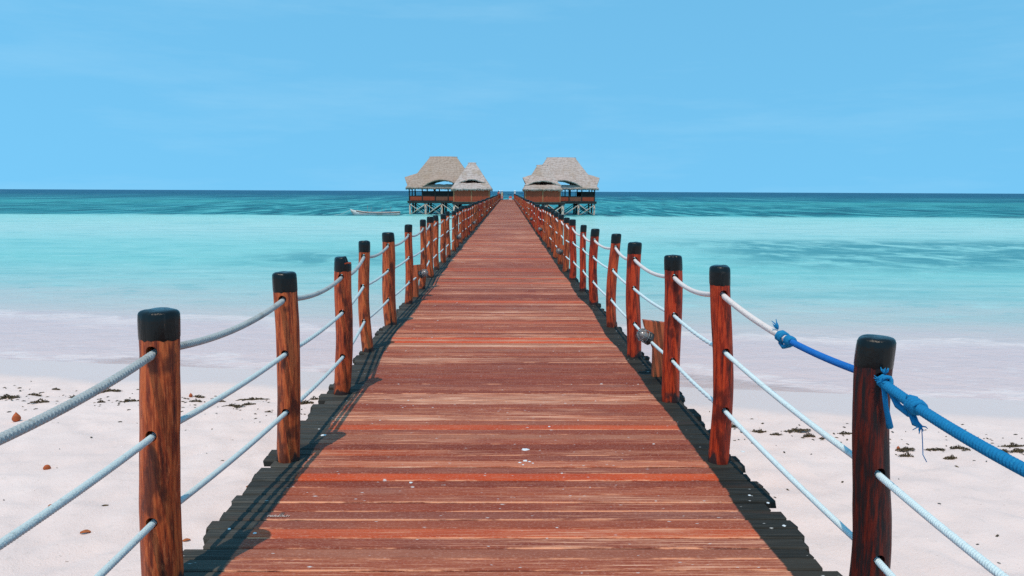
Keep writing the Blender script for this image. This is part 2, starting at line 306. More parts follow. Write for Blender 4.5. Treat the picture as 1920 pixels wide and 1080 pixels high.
MAT = {
    'deck': mat_deck(), 'post': mat_post(), 'cap': mat_cap(), 'thatch': mat_thatch(), 'sand': mat_sand(), 'sea': mat_sea(),
    'rope_grey': mat_rope('rope_grey', (0.42, 0.43, 0.41), (0.22, 0.20, 0.17), 0.12),
    'rope_blue_white': mat_rope('rope_blue_white', (0.52, 0.585, 0.57), (0.33, 0.38, 0.37), 0.05),
    'rope_white': mat_rope('rope_white', (0.78, 0.66, 0.60), (0.45, 0.36, 0.30), 0.03),
    'rope_pale': mat_rope('rope_pale', (0.66, 0.74, 0.72), (0.45, 0.52, 0.50), 0.03),
    'rope_blue': mat_rope('rope_blue', (0.014, 0.19, 0.38), (0.03, 0.27, 0.43), 0.1),
    'rope_deep': mat_rope('rope_deep', (0.018, 0.15, 0.46), (0.03, 0.20, 0.48), 0.1),
    'old_wood': mat_plain('old_wood', (0.060, 0.058, 0.052), 0.3, 3.0, 0.85, (1, 1, 6)),
    'pile_dark': mat_plain('pile_dark', (0.10, 0.075, 0.06), 0.3, 3.0, 0.85, (4, 4, 0.6)),
    'pile_pale': mat_plain('pile_pale', (0.62, 0.47, 0.37), 0.2, 2.0, 0.85, (4, 4, 0.6)),
    'panel': mat_plain('wall_panel', (0.42, 0.070, 0.030), 0.18, 5.0, 0.8, (3, 3, 1)),
    'panel_brown': mat_plain('wall_panel_brown', (0.27, 0.095, 0.055), 0.2, 5.0, 0.8, (3, 3, 1)),
    'frame': mat_plain('hut_frame', (0.44, 0.17, 0.075), 0.2, 4.0, 0.7, (4, 4, 0.6)),
    'dark_frame': mat_plain('dark_frame', (0.035, 0.026, 0.022), 0.2, 4.0, 0.7),
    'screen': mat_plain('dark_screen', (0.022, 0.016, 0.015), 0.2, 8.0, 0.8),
    'board': mat_plain('lamp_board', (0.52, 0.105, 0.034), 0.25, 5.0, 0.6, (6, 6, 0.8)),
    'metal': mat_plain('lamp_metal', (0.20, 0.20, 0.195), 0.2, 12.0, 0.35, spec=0.5),
    'dark_metal': mat_plain('dark_metal', (0.03, 0.035, 0.035), 0.2, 12.0, 0.45, spec=0.5),
    'lamp_glass': mat_plain('lamp_glass', (0.42, 0.34, 0.30), 0.15, 8.0, 0.12, spec=0.6),
    'white': mat_plain('white_paint', (0.78, 0.76, 0.74), 0.05, 4.0, 0.5),
    'boat_white': mat_plain('boat_white', (0.68, 0.64, 0.60), 0.16, 1.5, 0.7, (0.6, 3, 3), second=(0.48, 0.40, 0.34)),
    'boat_red': mat_plain('boat_brown', (0.42, 0.20, 0.14), 0.2, 3.0, 0.7),
    'weed': mat_plain('seaweed', (0.045, 0.030, 0.020), 0.3, 20.0, 0.8, second=(0.13, 0.085, 0.035)),
    'husk': mat_plain('husk', (0.50, 0.105, 0.028), 0.2, 14.0, 0.7),
    'leaf': mat_plain('dry_leaf', (0.46, 0.13, 0.04), 0.2, 30.0, 0.7),
    'blue': mat_plain('blue_cloth', (0.02, 0.17, 0.62), 0.1, 3.0, 0.8),
    'red': mat_plain('red_paint', (0.60, 0.12, 0.09), 0.1, 3.0, 0.6),
    'skin': mat_plain('skin', (0.17, 0.085, 0.05), 0.1, 5.0, 0.6),
    'pink': mat_plain('pink_cloth', (0.70, 0.30, 0.24), 0.1, 5.0, 0.9),
    'navy': mat_plain('navy_cloth', (0.03, 0.04, 0.08), 0.1, 5.0, 0.9),
    'straw': mat_plain('cream_cloth', (0.72, 0.60, 0.42), 0.1, 5.0, 0.9),
    'scratch': mat_plain('scratch', (0.66, 0.46, 0.38), 0.1, 60.0, 0.9),
}

# ---------------------------------------------------------------- mesh helpers
class MB:
    def __init__(self): self.v = []; self.f = []; self.smooth = True
    def add(self, vs, fs):
        k = len(self.v); self.v += [tuple(p) for p in vs]; self.f += [tuple(i + k for i in q) for q in fs]; return self
    def box(self, lo, hi):
        (a, b, c), (d, e, g) = lo, hi
        return self.add([(a, b, c), (d, b, c), (d, e, c), (a, e, c), (a, b, g), (d, b, g), (d, e, g), (a, e, g)],
                        [(3, 2, 1, 0), (4, 5, 6, 7), (0, 1, 5, 4), (1, 2, 6, 5), (2, 3, 7, 6), (3, 0, 4, 7)])
    def tube(self, pts, rad, seg=8, caps=True):
        pts = [Vector(p) for p in pts]; n = len(pts); rads = rad if isinstance(rad, (list, tuple)) else [rad] * n
        d = (pts[1] - pts[0]).normalized(); ref = Vector((0, 0, 1)) if abs(d.z) < 0.9 else Vector((1, 0, 0))
        a = d.cross(ref).normalized(); vs = []
        for i, p in enumerate(pts):
            d = (pts[min(i + 1, n - 1)] - pts[max(i - 1, 0)]).normalized()
            a = (a - d * a.dot(d)).normalized(); b = d.cross(a)
            for j in range(seg):
                t = 2 * math.pi * j / seg; vs.append(p + (a * math.cos(t) + b * math.sin(t)) * rads[i])
        fs = [(i * seg + j, i * seg + (j + 1) % seg, (i + 1) * seg + (j + 1) % seg, (i + 1) * seg + j) for i in range(n - 1) for j in range(seg)]
        if caps: fs += [tuple(range(seg - 1, -1, -1)), tuple((n - 1) * seg + j for j in range(seg))]
        return self.add(vs, fs)
    def mesh(self, name, mat, smooth=True):
        me = bpy.data.meshes.new(name); me.from_pydata(self.v, [], self.f)
        if mat is not None: me.materials.append(MAT[mat] if isinstance(mat, str) else mat)
        if smooth: me.polygons.foreach_set('use_smooth', [True] * len(me.polygons))
        me.update(); return me

def put(name, me, parent=None, loc=(0, 0, 0), **props):
    o = bpy.data.objects.new(name, me); COL.objects.link(o); o.location = loc
    if parent is not None: o.parent = parent
    for k, v in props.items(): o[k] = v
    return o
def empty(name, loc=(0, 0, 0), **props): return put(name, None, None, loc, **props)
def sharp(o, ang=40):
    me = o.data if hasattr(o, 'data') else o
    try: me.set_sharp_from_angle(angle=math.radians(ang))
    except Exception: pass
    return o

# ================================================================ SETTING: beach and sea
SEA = -2.2
def shore_s(x, y):
    t = min(1, max(0, (y - 18) / 67)); k = 0.157 * (1 - t * t * (3 - 2 * t))
    return y + 60 * math.tanh(x / 60) * k
def sand_z(x, y):
    s = shore_s(x, y)
    z = SEA + 0.05 * (14.8 - s) if s < 14.8 else SEA - 0.035 * (s - 14.8)
    if s < -10: z = SEA + 0.05 * 24.8 + 0.012 * (-10 - s)
    return z
def axis(lo, hi, step, far_lo, far_hi, grow=1.35):
    a = []; v = lo
    while v <= hi + 1e-6: a.append(v); v += step
    d = step; v = hi
    while v < far_hi: d *= grow; v += d; a.append(min(v, far_hi))
    d = step; v = lo; pre = []
    while v > far_lo: d *= grow; v -= d; pre.append(max(v, far_lo))
    return pre[::-1] + a
def grid(xs, ys, zf):
    m = MB(); nx = len(xs)
    m.v = [(x, y, zf(x, y)) for y in ys for x in xs]
    m.f = [(j * nx + i, j * nx + i + 1, (j + 1) * nx + i + 1, (j + 1) * nx + i) for j in range(len(ys) - 1) for i in range(nx - 1)]
    return m
def sand_h(x, y):
    z = sand_z(x, y); s = shore_s(x, y)
    if -16 < x < 16 and 0 < y < 20:
        k = min(1, max(0, (13.4 - s) / 1.5))
        p = Vector((x, y, 0))
        z += k * (0.04 * noise.noise(p * 1.1) + 0.045 * noise.noise(p * 2.7) + 0.022 * noise.noise(p * 5.5))
    return z
beach = put('beach', grid(axis(-12, 12, 0.09, -3000, 3000), axis(2.5, 15, 0.09, -300, 60), sand_h).mesh('beach', 'sand'), kind='structure')
sea = put('sea', grid(axis(-40, 40, 4, -30000, 30000, 1.5), axis(8, 140, 4, 8, 30000, 1.4), lambda x, y: SEA).mesh('sea', 'sea'), kind='structure')

# ================================================================ JETTY
END_Y = 147.0
jetty = empty('wooden_jetty', (0, 0, 0), label='long straight wooden jetty with worn red planks running out to sea', category='jetty')
PW = PITCH - 0.009
def plank_mb(length=2.80, seed=0):
    rs = random.Random(seed); m = MB(); h = PW / 2; t = 0.038; b = 0.007
    prof = [(-h, -t), (h, -t), (h, -b), (h - b, 0), (-h + b, 0.0), (-h, -b)]
    e0 = [rs.uniform(-0.006, 0.006) for _ in prof]; e1 = [rs.uniform(-0.006, 0.006) for _ in prof]
    vs = [(-length / 2 + e0[i], p[0], p[1]) for i, p in enumerate(prof)] + [(length / 2 + e1[i], p[0], p[1]) for i, p in enumerate(prof)]
    k = len(prof)
    fs = [(i, i + k, (i + 1) % k + k, (i + 1) % k) for i in range(k)] + [tuple(range(k)), tuple(range(2 * k - 1, k - 1, -1))]
    return m.add(vs, fs)
plank_me = [plank_mb(seed=i).mesh('plank', 'deck', smooth=False) for i in range(5)]
rp = random.Random(5)
def plank_place(i):
    y = Y0 + PITCH * i
    jag = 0.022 * math.sin(i * 1.9) + rp.uniform(-0.028, 0.028); jag2 = rp.uniform(-0.028, 0.028) + 0.02 * math.sin(i * 1.3 + 1)
    L = 2.80 + jag + jag2
    return (xc(y) + (jag2 - jag) / 2, y, rp.uniform(-0.0025, 0.0015)), L / 2.80, rp.uniform(-0.0022, 0.0022), rp.uniform(-0.02, 0.02)
near_planks = []
for i in range(300):
    loc, sx, rz, rx = plank_place(i)
    o = put('plank', plank_me[i % 5], jetty, loc); o.scale = (sx, 1, 1); o.rotation_euler = (rx, 0, rz); near_planks.append(o)
m = MB()
for i in list(range(-40, 0)) + list(range(300, int((END_Y - Y0) / PITCH))):
    loc, sx, rz, rx = plank_place(i); h = PW / 2
    y = loc[1]; wide = 1.0 if y < 139 else 1.5
    m.box((loc[0] - 1.4 * sx * wide, y - h, -0.038 + loc[2]), (loc[0] + 1.4 * sx * wide, y + h, loc[2]))
put('far_planking', m.mesh('far_planking', 'deck', False), jetty, kind='stuff')
for dx in (-1.12, 0.0, 1.12):
    pts = [(xc(y) + dx, y) for y in [-1.6, 4, 12, 18] + list(range(30, 147, 12)) + [146.8]]
    b = MB()
    for (xa, ya), (xb, yb) in zip(pts, pts[1:]):
        b.add([(xa - .05, ya, -.22), (xa + .05, ya, -.22), (xb + .05, yb, -.22), (xb - .05, yb, -.22), (xa - .05, ya, -.042), (xa + .05, ya, -.042), (xb + .05, yb, -.042), (xb - .05, yb, -.042)],
              [(3, 2, 1, 0), (4, 5, 6, 7), (0, 1, 5, 4), (1, 2, 6, 5), (2, 3, 7, 6), (3, 0, 4, 7)])
    put('stringer', b.mesh('stringer', 'old_wood', False), jetty)
beam_me = MB().box((-1.42, -.08, -.40), (1.42, .08, -.225)).mesh('cross_beam', 'old_wood', False)
pile_me = MB().tube([(0, 0, -.40), (0.01, 0, -1.6), (0, 0.01, -3.0), (0, 0, -4.2)], [0.11, 0.115, 0.12, 0.125], 10).mesh('pile', 'pile_dark')
y = 0.6
while y < END_Y:
    put('cross_beam', beam_me, jetty, (xc(y), y, 0))
    for sx in (-1, 1): o = put('pile', pile_me, jetty, (xc(y) + sx * 1.15, y, 0)); o.scale = (1, 1, 1) if y > 14 else (1, 1, 0.62)
    y += 3.06

# ---------------------------------------------------------------- railings
LP = [(-1.40, 1.32), (-1.378, 2.86), (-1.29, 4.32), (-1.29, 5.81), (-1.37, 7.39), (-1.37, 8.91), (-1.37, 10.59), (-1.35, 12.18), (-1.38, 13.87), (-1.38, 15.26), (-1.37, 16.82), (-1.36, 18.2), (-1.35, 20.0)]
RP = [(1.42, 1.25), (1.442, 2.78), (1.29, 4.29), (1.29, 5.59), (1.28, 7.17), (1.29, 8.80), (1.29, 10.59), (1.28, 12.04), (1.26, 13.60), (1.24, 14.98), (1.26, 16.54), (1.24, 18.01)]
LT = {1: (1.142, 0.152, 0.050, .10), 2: (1.13, 0.134, 0.012, .30), 3: (1.09, 0.132, 0.035, .55), 4: (1.11, 0.112, -0.012, .35), 5: (1.11, 0.150, -0.012, .25), 6: (1.13, 0.110, 0.02, .55), 7: (1.14, 0.102, 0.03, .45), 8: (1.13, 0.136, 0.01, .2)}
RT = {1: (1.056, 0.140, -0.02, 1.0), 2: (1.18, 0.122, -0.04, .70), 3: (1.13, 0.132, -0.02, .72), 4: (1.12, 0.134, -0.02, .80), 5: (1.11, 0.120, 0.035, .60), 6: (1.08, 0.124, 0.0, .72), 7: (1.07, 0.101, 0.0, .70), 8: (1.10, 0.124, -0.02, .75)}
rr = random.Random(21)
for P, sgn in ((LP, -1), (RP, 1)):
    y = P[-1][1]
    while y < 145.0:
        y += 1.53 + rr.uniform(-0.07, 0.07); P.append((xc(y) + sgn * (1.315 + rr.uniform(-0.03, 0.03)), y))

def post_mb(H, D, lean, seed, seg=24, rings=26, z0=-0.32, lobes=0.0, bend=0.012):
    rs = random.Random(seed); R = D / 2; m = MB(); CAPH = 0.135
    ph = rs.uniform(0, 6.28); off = Vector((seed * 3.1, seed * 1.7, 0)); bx = rs.choice((-1, 1)) * rs.uniform(.6, 1.2) * bend * 1.5; by = rs.uniform(-bend, bend)
    def centre(z):
        t = z / H; f0 = math.sin(ph); f1 = math.sin(4.4 + ph); return (lean * t + bx * (math.sin(4.4 * t + ph) - f0 - (f1 - f0) * t), by * math.sin(2.6 * t + ph * 2))
    def rad(z, a):
        t = z / H; p = Vector((math.cos(a) * 1.1, math.sin(a) * 1.1, z * 2.2)) + off
        r = R * (1.02 - 0.05 * t + 0.085 * noise.noise(p) + 0.045 * noise.noise(p * 2.6))
        if lobes: r *= 1 - lobes * max(0, math.cos(a - ph)) ** 14 * 1.0
        return r
    zs = [z0 + (H - 0.045 - z0) * i / rings for i in range(rings + 1)]
    for z in zs:
        cx_, cy_ = centre(z)
        for j in range(seg):
            a = 2 * math.pi * j / seg; r = rad(z, a); m.v.append((cx_ + r * math.cos(a), cy_ + r * math.sin(a), z))
    m.f = [(i * seg + j, i * seg + (j + 1) % seg, (i + 1) * seg + (j + 1) % seg, (i + 1) * seg + j) for i in range(rings) for j in range(seg)]
    m.f += [tuple(range(seg - 1, -1, -1)), tuple(rings * seg + j for j in range(seg))]
    return m, centre, rad, R
def cap_mb(H, centre, rad, R, seed, seg=24, notch=False, capH=0.112):
    rs = random.Random(seed + 99); m = MB(); zb = H - capH
    rows = [(zb, 0.0008), (zb + 0.008, 0.0018), (H - 0.075, 0.002), (H - 0.04, 0.002), (H - 0.017, 0.001), (H - 0.009, -0.002), (H - 0.003, -0.009), (H, -0.019), (H + 0.001, -0.6 * R)]
    for k, (z, d) in enumerate(rows):
        cx_, cy_ = centre(z)
        for j in range(seg):
            a = 2 * math.pi * j / seg; r = max(0.004, rad(z, a) + d); zz = z + (rs.uniform(-0.005, 0.005) if k == 0 else 0) + 0.004 * noise.noise(Vector((math.cos(a), math.sin(a), seed)))
            x = r * math.cos(a); y = r * math.sin(a)
            if notch and x > 0.018 + 0.008 * math.sin(a * 5) and zz > H - 0.058: zz = H - 0.056 - 0.004 * math.cos(a * 4) - 0.02 * max(0, 0.045 - x)
            m.v.append((cx_ + x, cy_ + y, zz))
    n = len(rows)
    m.f = [(i * seg + j, i * seg + (j + 1) % seg, (i + 1) * seg + (j + 1) % seg, (i + 1) * seg + j) for i in range(n - 1) for j in range(seg)]
    m.f.append(tuple((n - 1) * seg + j for j in range(seg)))
    return m

def cut_holes(me, cuts):
    """real drilled holes through a post: exact boolean, baked into the mesh"""
    o = bpy.data.objects.new('tmp_post', me); COL.objects.link(o)
    cm = MB()
    for (x, z) in cuts: cm.tube([(x, -0.3, z), (x, 0.3, z)], 0.0225, 14)
    co = bpy.data.objects.new('tmp_cut', cm.mesh('tmp_cut', None)); COL.objects.link(co)
    md = o.modifiers.new('b', 'BOOLEAN'); md.operation = 'DIFFERENCE'; md.solver = 'EXACT'; md.object = co
    dg = bpy.context.evaluated_depsgraph_get()
    res = bpy.data.meshes.new_from_object(o.evaluated_get(dg))
    bpy.data.objects.remove(o); bpy.data.objects.remove(co)
    if len(res.polygons) < len(me.polygons) * 0.5: return me
    return res

POOL = []
for i in range(9):
    D = [0.115, 0.135, 0.105, 0.125, 0.14, 0.11, 0.12, 0.13, 0.118][i]
    mm, ce, ra, R = post_mb(1.10, D, rr.uniform(-.02, .02), 300 + i, 12, 12)
    POOL.append((mm.mesh('post', 'post'), cap_mb(1.10, ce, ra, R, i, 12).mesh('cap', 'cap'), ce))

rails = {}
HOLES = {}
for side, P, T in (('left', LP, LT), ('right', RP, RT)):
    root = empty('rope_railing', (0, 0, 0), category='railing', label='rope railing of red-brown log posts along the %s edge of the jetty' % side)
    rails[side] = root; HOLES[side] = []
    for i, (x, y) in enumerate(P):
        if i <= 8:
            H, D, lean, tone = T.get(i, (1.12, 0.13, 0.0, 0.4))
            mm, ce, ra, R = post_mb(H, D, lean, 40 + i * 3 + (side == 'right') * 57, 32, 40, lobes=0.35 if (side, i) in (('right', 3), ('left', 8)) else (0.12 if i == 2 else 0.0), bend=0.004 if i == 1 and side == 'left' else (0.013 if i in (1, 5) else 0.010))
            hz = [H - 0.145 - 0.012, 0.655, 0.305] if side == 'left' else [H - 0.165, 0.675, 0.325]
            if side == 'right' and i <= 1: hz = [0.905, 0.535, 0.19]
            holes = [(ce(z)[0], z) for z in hz]
            me = mm.mesh('post', 'post')
            if i >= 1: me = cut_holes(me, [(hx, z + 0.005) for hx, z in holes])
            po = put('post', me, root, (x, y, 0), tone=tone); sharp(po, 50)
            cp = put('cap', cap_mb(H, ce, ra, R, i, 32, notch=(side == 'left' and i == 3)).mesh('cap', 'cap'), po); sharp(cp, 60)
        else:
            k = (i * 7 + (side == 'right') * 3) % 9; hs = 1 + rr.uniform(-0.035, 0.03)
            po = put('post', POOL[k][0], root, (x, y, 0), tone=rr.uniform(0.1, 0.8)); po.rotation_euler[2] = rr.choice((0, math.pi)) + rr.uniform(-.3, .3); po.scale = (1, 1, hs)
            put('cap', POOL[k][1], po)
            c0 = POOL[k][2](0.6); hz = [0.955 * hs, 0.64 * hs, 0.31 * hs]; holes = [(0.0, z) for z in hz]
        HOLES[side].append([Vector((x + hx, y, z)) for hx, z in holes])

# ---------------------------------------------------------------- ropes
def rope_path(pts, sag, y_lo, y_hi):
    """points of a sagging line through the holes; the step grows with distance"""
    out = []
    for a, b in zip(pts, pts[1:]):
        L = (b - a).length
        step = 0.0022 if a.y < 4.2 else (0.010 if a.y < 8 else (0.06 if a.y < 22 else 0.38))
        k = max(2, int(L / step))
        for i in range(k):
            t = i / k; p = a.lerp(b, t); p.z -= 4 * sag * t * (1 - t); out.append(p)
    out.append(pts[-1]); return [p for p in out if y_lo <= p.y <= y_hi]
def rope_mb(path, R, style='laid', lay=0.021, amp=0.24):
    m = MB(); n = len(path); ref = Vector((0, 0, 1)); s = 0.0; rows = []
    for i, p in enumerate(path):
        if i: s += (p - path[i - 1]).length
        d = (path[min(i + 1, n - 1)] - path[max(i - 1, 0)]).normalized()
        a = d.cross(ref).normalized(); b = a.cross(d)
        near = p.y < 8.0; seg = 14
        am = amp * min(1, max(0, (6.5 - p.y) / 2.0))
        for j in range(seg):
            t = 2 * math.pi * j / seg; r = R
            if near:
                w = 2 * math.pi * s / lay
                if style == 'laid': q = abs(math.sin(0.5 * (2 * t + w)))
                else: q = max(abs(math.sin(0.5 * (4 * t + w))), abs(math.sin(0.5 * (4 * t - w)))) * 1.6 - 0.6
                r = R * (1 - am + am * 1.6 * q * 0.9)
            m.v.append(tuple(p + (a * math.cos(t) + b * math.sin(t)) * r))
        rows.append(seg)
    seg = 14
    m.f = [(i * seg + j, i * seg + (j + 1) % seg, (i + 1) * seg + (j + 1) % seg, (i + 1) * seg + j) for i in range(n - 1) for j in range(seg)]
    m.f += [tuple(range(seg - 1, -1, -1)), tuple((n - 1) * seg + j for j in range(seg))]
    return m
KNOT_Y = 3.52
for side in ('left', 'right'):
    for lvl in range(3):
        pts = [h[lvl] for h in HOLES[side]]
        sag = (0.048, 0.018, 0.014)[lvl]
        path = rope_path(pts, sag, -5, 500)
        if side == 'left':
            mt, st, lay = [('rope_grey', 'braid', .0165), ('rope_blue_white', 'laid', .0125), ('rope_blue_white', 'laid', .0125)][lvl]
            put('rope', rope_mb(path, 0.0150 if lvl == 0 else 0.0128, st, lay).mesh('rope', mt), rails[side])
        elif lvl > 0:
            put('rope', rope_mb(path, 0.0128, 'laid', .0115).mesh('rope', 'rope_pale'), rails[side])
        else:
            top_path = path
            put('rope', rope_mb([p for p in path if p.y >= KNOT_Y - 0.05], 0.0155, 'braid', .015, 0.18).mesh('rope', 'rope_white'), rails[side], label='white rope running through the tops of the posts')
            put('rope', rope_mb([p for p in path if RP[1][1] <= p.y <= KNOT_Y + 0.04], 0.0145, 'laid', .010, 0.18).mesh('rope', 'rope_deep'), rails[side], label='thin blue rope knotted to the white rope')
            put('rope', rope_mb([p for p in path if p.y <= RP[1][1] - 0.06], 0.0178, 'laid', .0150).mesh('rope', 'rope_blue'), rails[side], label='thick blue rope leading from the nearest dark post')
def coil(m, p, d, R, r, turns, pitch, seg=8, jit=0.0, seed=0):
    rs = random.Random(seed); d = d.normalized(); a = d.cross(Vector((0, 0, 1))).normalized(); b = a.cross(d); pts = []
    for k in range(int(turns * 14) + 1):
        t = 2 * math.pi * k / 14; rr_ = R * (1 + jit * rs.uniform(-1, 1))
        pts.append(p + d * (pitch * (t / (2 * math.pi) - turns / 2)) + (a * math.cos(t) + b * math.sin(t)) * rr_)
    m.tube(pts, r, seg)
def at_y(path, y): return min(path, key=lambda p: abs(p.y - y))
def fray(m, p, n, L, r, seed, dirn=None):
    rs = random.Random(seed)
    for _ in range(n):
        v = Vector((rs.uniform(-1, 1), rs.uniform(-1, 1), rs.uniform(-.5, 1)))
        if dirn: v = v * 0.6 + dirn
        v.normalize(); q = p + v * L * rs.uniform(.5, 1); mid = p.lerp(q, .5) + Vector((rs.uniform(-1, 1), rs.uniform(-1, 1), rs.uniform(-1, 1))) * L * .15
        m.tube([p, mid, q], [r, r * .8, r * .35], 5)
# knot that joins the blue rope to the white one
km = MB(); pk = at_y(top_path, KNOT_Y); dk_ = (at_y(top_path, KNOT_Y + .1) - pk)
coil(km, pk, dk_, 0.021, 0.0090, 3.2, 0.016, jit=.12, seed=3)
pk2 = at_y(top_path, KNOT_Y - 0.075); coil(km, pk2, dk_, 0.018, 0.0085, 3.0, 0.015, jit=.08, seed=4)
km.tube([pk2 + Vector((0, 0, -.02)), pk + Vector((.0, -.02, -.045)), pk + Vector((0, .03, -.035))], [.012, .011, .008], 6)
fray(km, at_y(top_path, KNOT_Y + .05) + Vector((0, 0, .025)), 9, 0.055, 0.0045, 6, Vector((-.2, .8, .5)))
put('knot', km.mesh('knot', 'rope_blue'), rails['right'], label='frayed blue knot tying the blue rope to the white one')
# lashing and knot at the nearest right post
km = MB(); R1 = Vector((RP[1][0], RP[1][1], 0)); hR = HOLES['right'][1][0]; front = hR + Vector((0.0, -0.075, 0))
fray(km, front + Vector((-.012, -.008, 0.0)), 16, 0.035, 0.004, 11, Vector((-.5, -.3, .1)))
fray(km, front + Vector((.0, -.01, .03)), 12, 0.03, 0.004, 12, Vector((0.1, -.2, .8)))
coil(km, front + Vector((0, -.015, 0)), Vector((0, -1, 0)), 0.020, 0.008, 1.6, 0.014, jit=.12, seed=8)
km.tube([front + Vector((-.005, -.02, -.02)), front + Vector((.004, -.024, -.09)), front + Vector((.022, -.02, -.15)), front + Vector((.030, -.014, -.175))], [.010, .009, .011, .013], 6)
pk3 = at_y(top_path, RP[1][1] - 0.30); d3 = at_y(top_path, RP[1][1] - 0.2) - pk3
coil(km, pk3, d3, 0.021, 0.0100, 3.4, 0.017, jit=.12, seed=9)
km.tube([front + Vector((0.012, -.03, -.03)), front.lerp(pk3, .5) + Vector((0, 0, -.045)), pk3 + Vector((0, .03, -.04))], [.010, .012, .011], 7)
km.tube([pk3 + Vector((0, .02, -.03)), pk3 + Vector((0, -.01, -.058)), pk3 + Vector((0, -.045, -.060))], [.012, .013, .007], 7)
fray(km, pk3 + Vector((0, -.045, -.058)), 7, 0.03, 0.003, 13, Vector((.2, -.3, -.6)))
km.tube([pk3 + Vector((0, -.05, -.06)), pk3 + Vector((.004, -.055, -.11)), pk3 + Vector((.0, -.07, -.15)), pk3 + Vector((.006, -.085, -.17))], .0016, 5)
put('knot', km.mesh('knot', 'rope_blue'), rails['right'], label='loose blue knot with hanging end at the nearest right post')

# ---------------------------------------------------------------- lamps on short boards
def lamp_parts(sgn):
    """board stands across the rail; the caged lamp leans in over the deck. sgn +1 = right rail (lamp towards -x)"""
    b = MB(); s = -sgn                          # s: direction towards the deck
    prof = [(-0.055, -0.12), (0.055, -0.12), (0.055, 0.24), (0.135, 0.44), (0.150, 0.50), (-0.055, 0.475)]
    y0, y1 = -0.035, 0.035
    vs = [(s * x, y0, z) for x, z in prof] + [(s * x, y1, z) for x, z in prof]; k = len(prof)
    fs = [(i, (i + 1) % k, (i + 1) % k + k, i + k) for i in range(k)] + [tuple(range(k - 1, -1, -1)), tuple(range(k, 2 * k))]
    b.add(vs, fs)
    ax = Vector((s * 0.82, -0.10, -0.50)).normalized() ; ax = Vector((s * 0.80, -0.25, 0.52)).normalized() * 1.0
    ax = Vector((s * 0.86, -0.22, 0.45)).normalized()
    base = Vector((s * 0.085, -0.01, 0.335))
    hb = MB().tube([base, base + ax * .018, base + ax * .03], [.062, .062, .055], 14)
    gl = MB().tube([base + ax * .03, base + ax * .08, base + ax * .105, base + ax * .118], [.044, .042, .034, .012], 14)
    cg = MB(); a = ax.cross(Vector((0, 0, 1))).normalized(); c = a.cross(ax)
    for d, r in ((.045, .056), (.085, .056)):
        cg.tube([base + ax * d + (a * math.cos(t) + c * math.sin(t)) * r for t in [2 * math.pi * q / 14 for q in range(15)]], .0045, 5)
    for q in range(6):
        t = 2 * math.pi * q / 6; v = a * math.cos(t) + c * math.sin(t)
        cg.tube([base + ax * .02 + v * .058, base + ax * .088 + v * .057, base + ax * .122 + v * .036, base + ax * .130], .0045, 5)
    return b, hb, gl, cg
LAMP = {}
for sgn in (-1, 1):
    b, hb, gl, cg = lamp_parts(sgn)
    LAMP[sgn] = (b.mesh('board', 'board', False), hb.mesh('lamp_base', 'dark_metal'), gl.mesh('glass', 'lamp_glass'), cg.mesh('cage', 'metal'))
def lamp(sgn, x, y, label, group='caged lamps along the railings'):
    r = empty('jetty_lamp', (x, y, 0), label=label, category='lamp', group=group); me = LAMP[sgn]
    put('board', me[0], r); h = put('lamp_base', me[1], r); put('glass', me[2], h); put('cage', me[3], h)
lab = {('R', 0): 'caged lamp on a short board beyond the third post of the right railing', ('L', 0): 'caged lamp on a short board beyond the sixth post of the left railing',
       ('R', 1): 'second nearest caged lamp on the right railing', ('L', 1): 'second nearest caged lamp on the left railing'}
for nm, sgn, ys in (('R', 1, [6.38 + 9.2 * k for k in range(15)]), ('L', -1, [11.30 + 9.2 * k for k in range(14)])):
    for k, y in enumerate(ys):
        x = (1.355 if nm == 'R' else -1.36) if k == 0 else xc(y) + sgn * 1.34
        lamp(sgn, x, y, lab.get((nm, k), '%s nearest of the small caged lamps along the %s railing' % ('zeroth first third fourth fifth sixth seventh eighth ninth tenth eleventh twelfth thirteenth fourteenth fifteenth sixteenth'.split()[k], 'right' if nm == 'R' else 'left')))

# scratched handwriting on a plank, left side
def scratch():
    S = [[(0, 0), (.1, .9), (.3, .1), (.45, .9), (.6, .1), (.8, .8), (.95, 0)], [(1.5, .7), (1.2, .4), (1.3, .0), (1.6, .2), (1.7, .7), (1.75, 0)], [(2.1, 0), (2.2, .8), (2.5, .7), (2.6, 0)],
         [(3.3, .4), (3.0, .4), (3.0, 0), (3.35, .1), (3.9, 2.0), (3.6, .6), (3.6, 0)], [(4.0, 0), (4.5, 1.9), (4.2, .4), (4.5, .8), (4.7, 0)], [(5.0, .7), (5.05, .1), (5.4, .1), (5.5, .7), (5.55, 0)], [(6.2, .8), (5.9, .6), (6.2, .3), (5.95, 0)], [(6.7, .1), (6.75, .6)]]
    m = MB()
    for st in S:
        for (a, b), (c, d) in zip(st, st[1:]):
            p = Vector((a, b * 1.7, 0)) * .0155; q = Vector((c, d * 1.7, 0)) * .0155; t = (q - p).normalized(); n_ = Vector((-t.y, t.x, 0)) * .0018
            lo, hi = -.0004, .0012
            m.add([p - n_, q - n_, q + n_, p + n_, p - n_ + Vector((0, 0, hi)), q - n_ + Vector((0, 0, hi)), q + n_ + Vector((0, 0, hi)), p + n_ + Vector((0, 0, hi))], [(3, 2, 1, 0), (4, 5, 6, 7), (0, 1, 5, 4), (1, 2, 6, 5), (2, 3, 7, 6), (3, 0, 4, 7)])
    return m.mesh('scratched_writing', 'scratch', False)
put('scratched_writing', scratch(), jetty, (-1.165, 3.52, 0.0022))

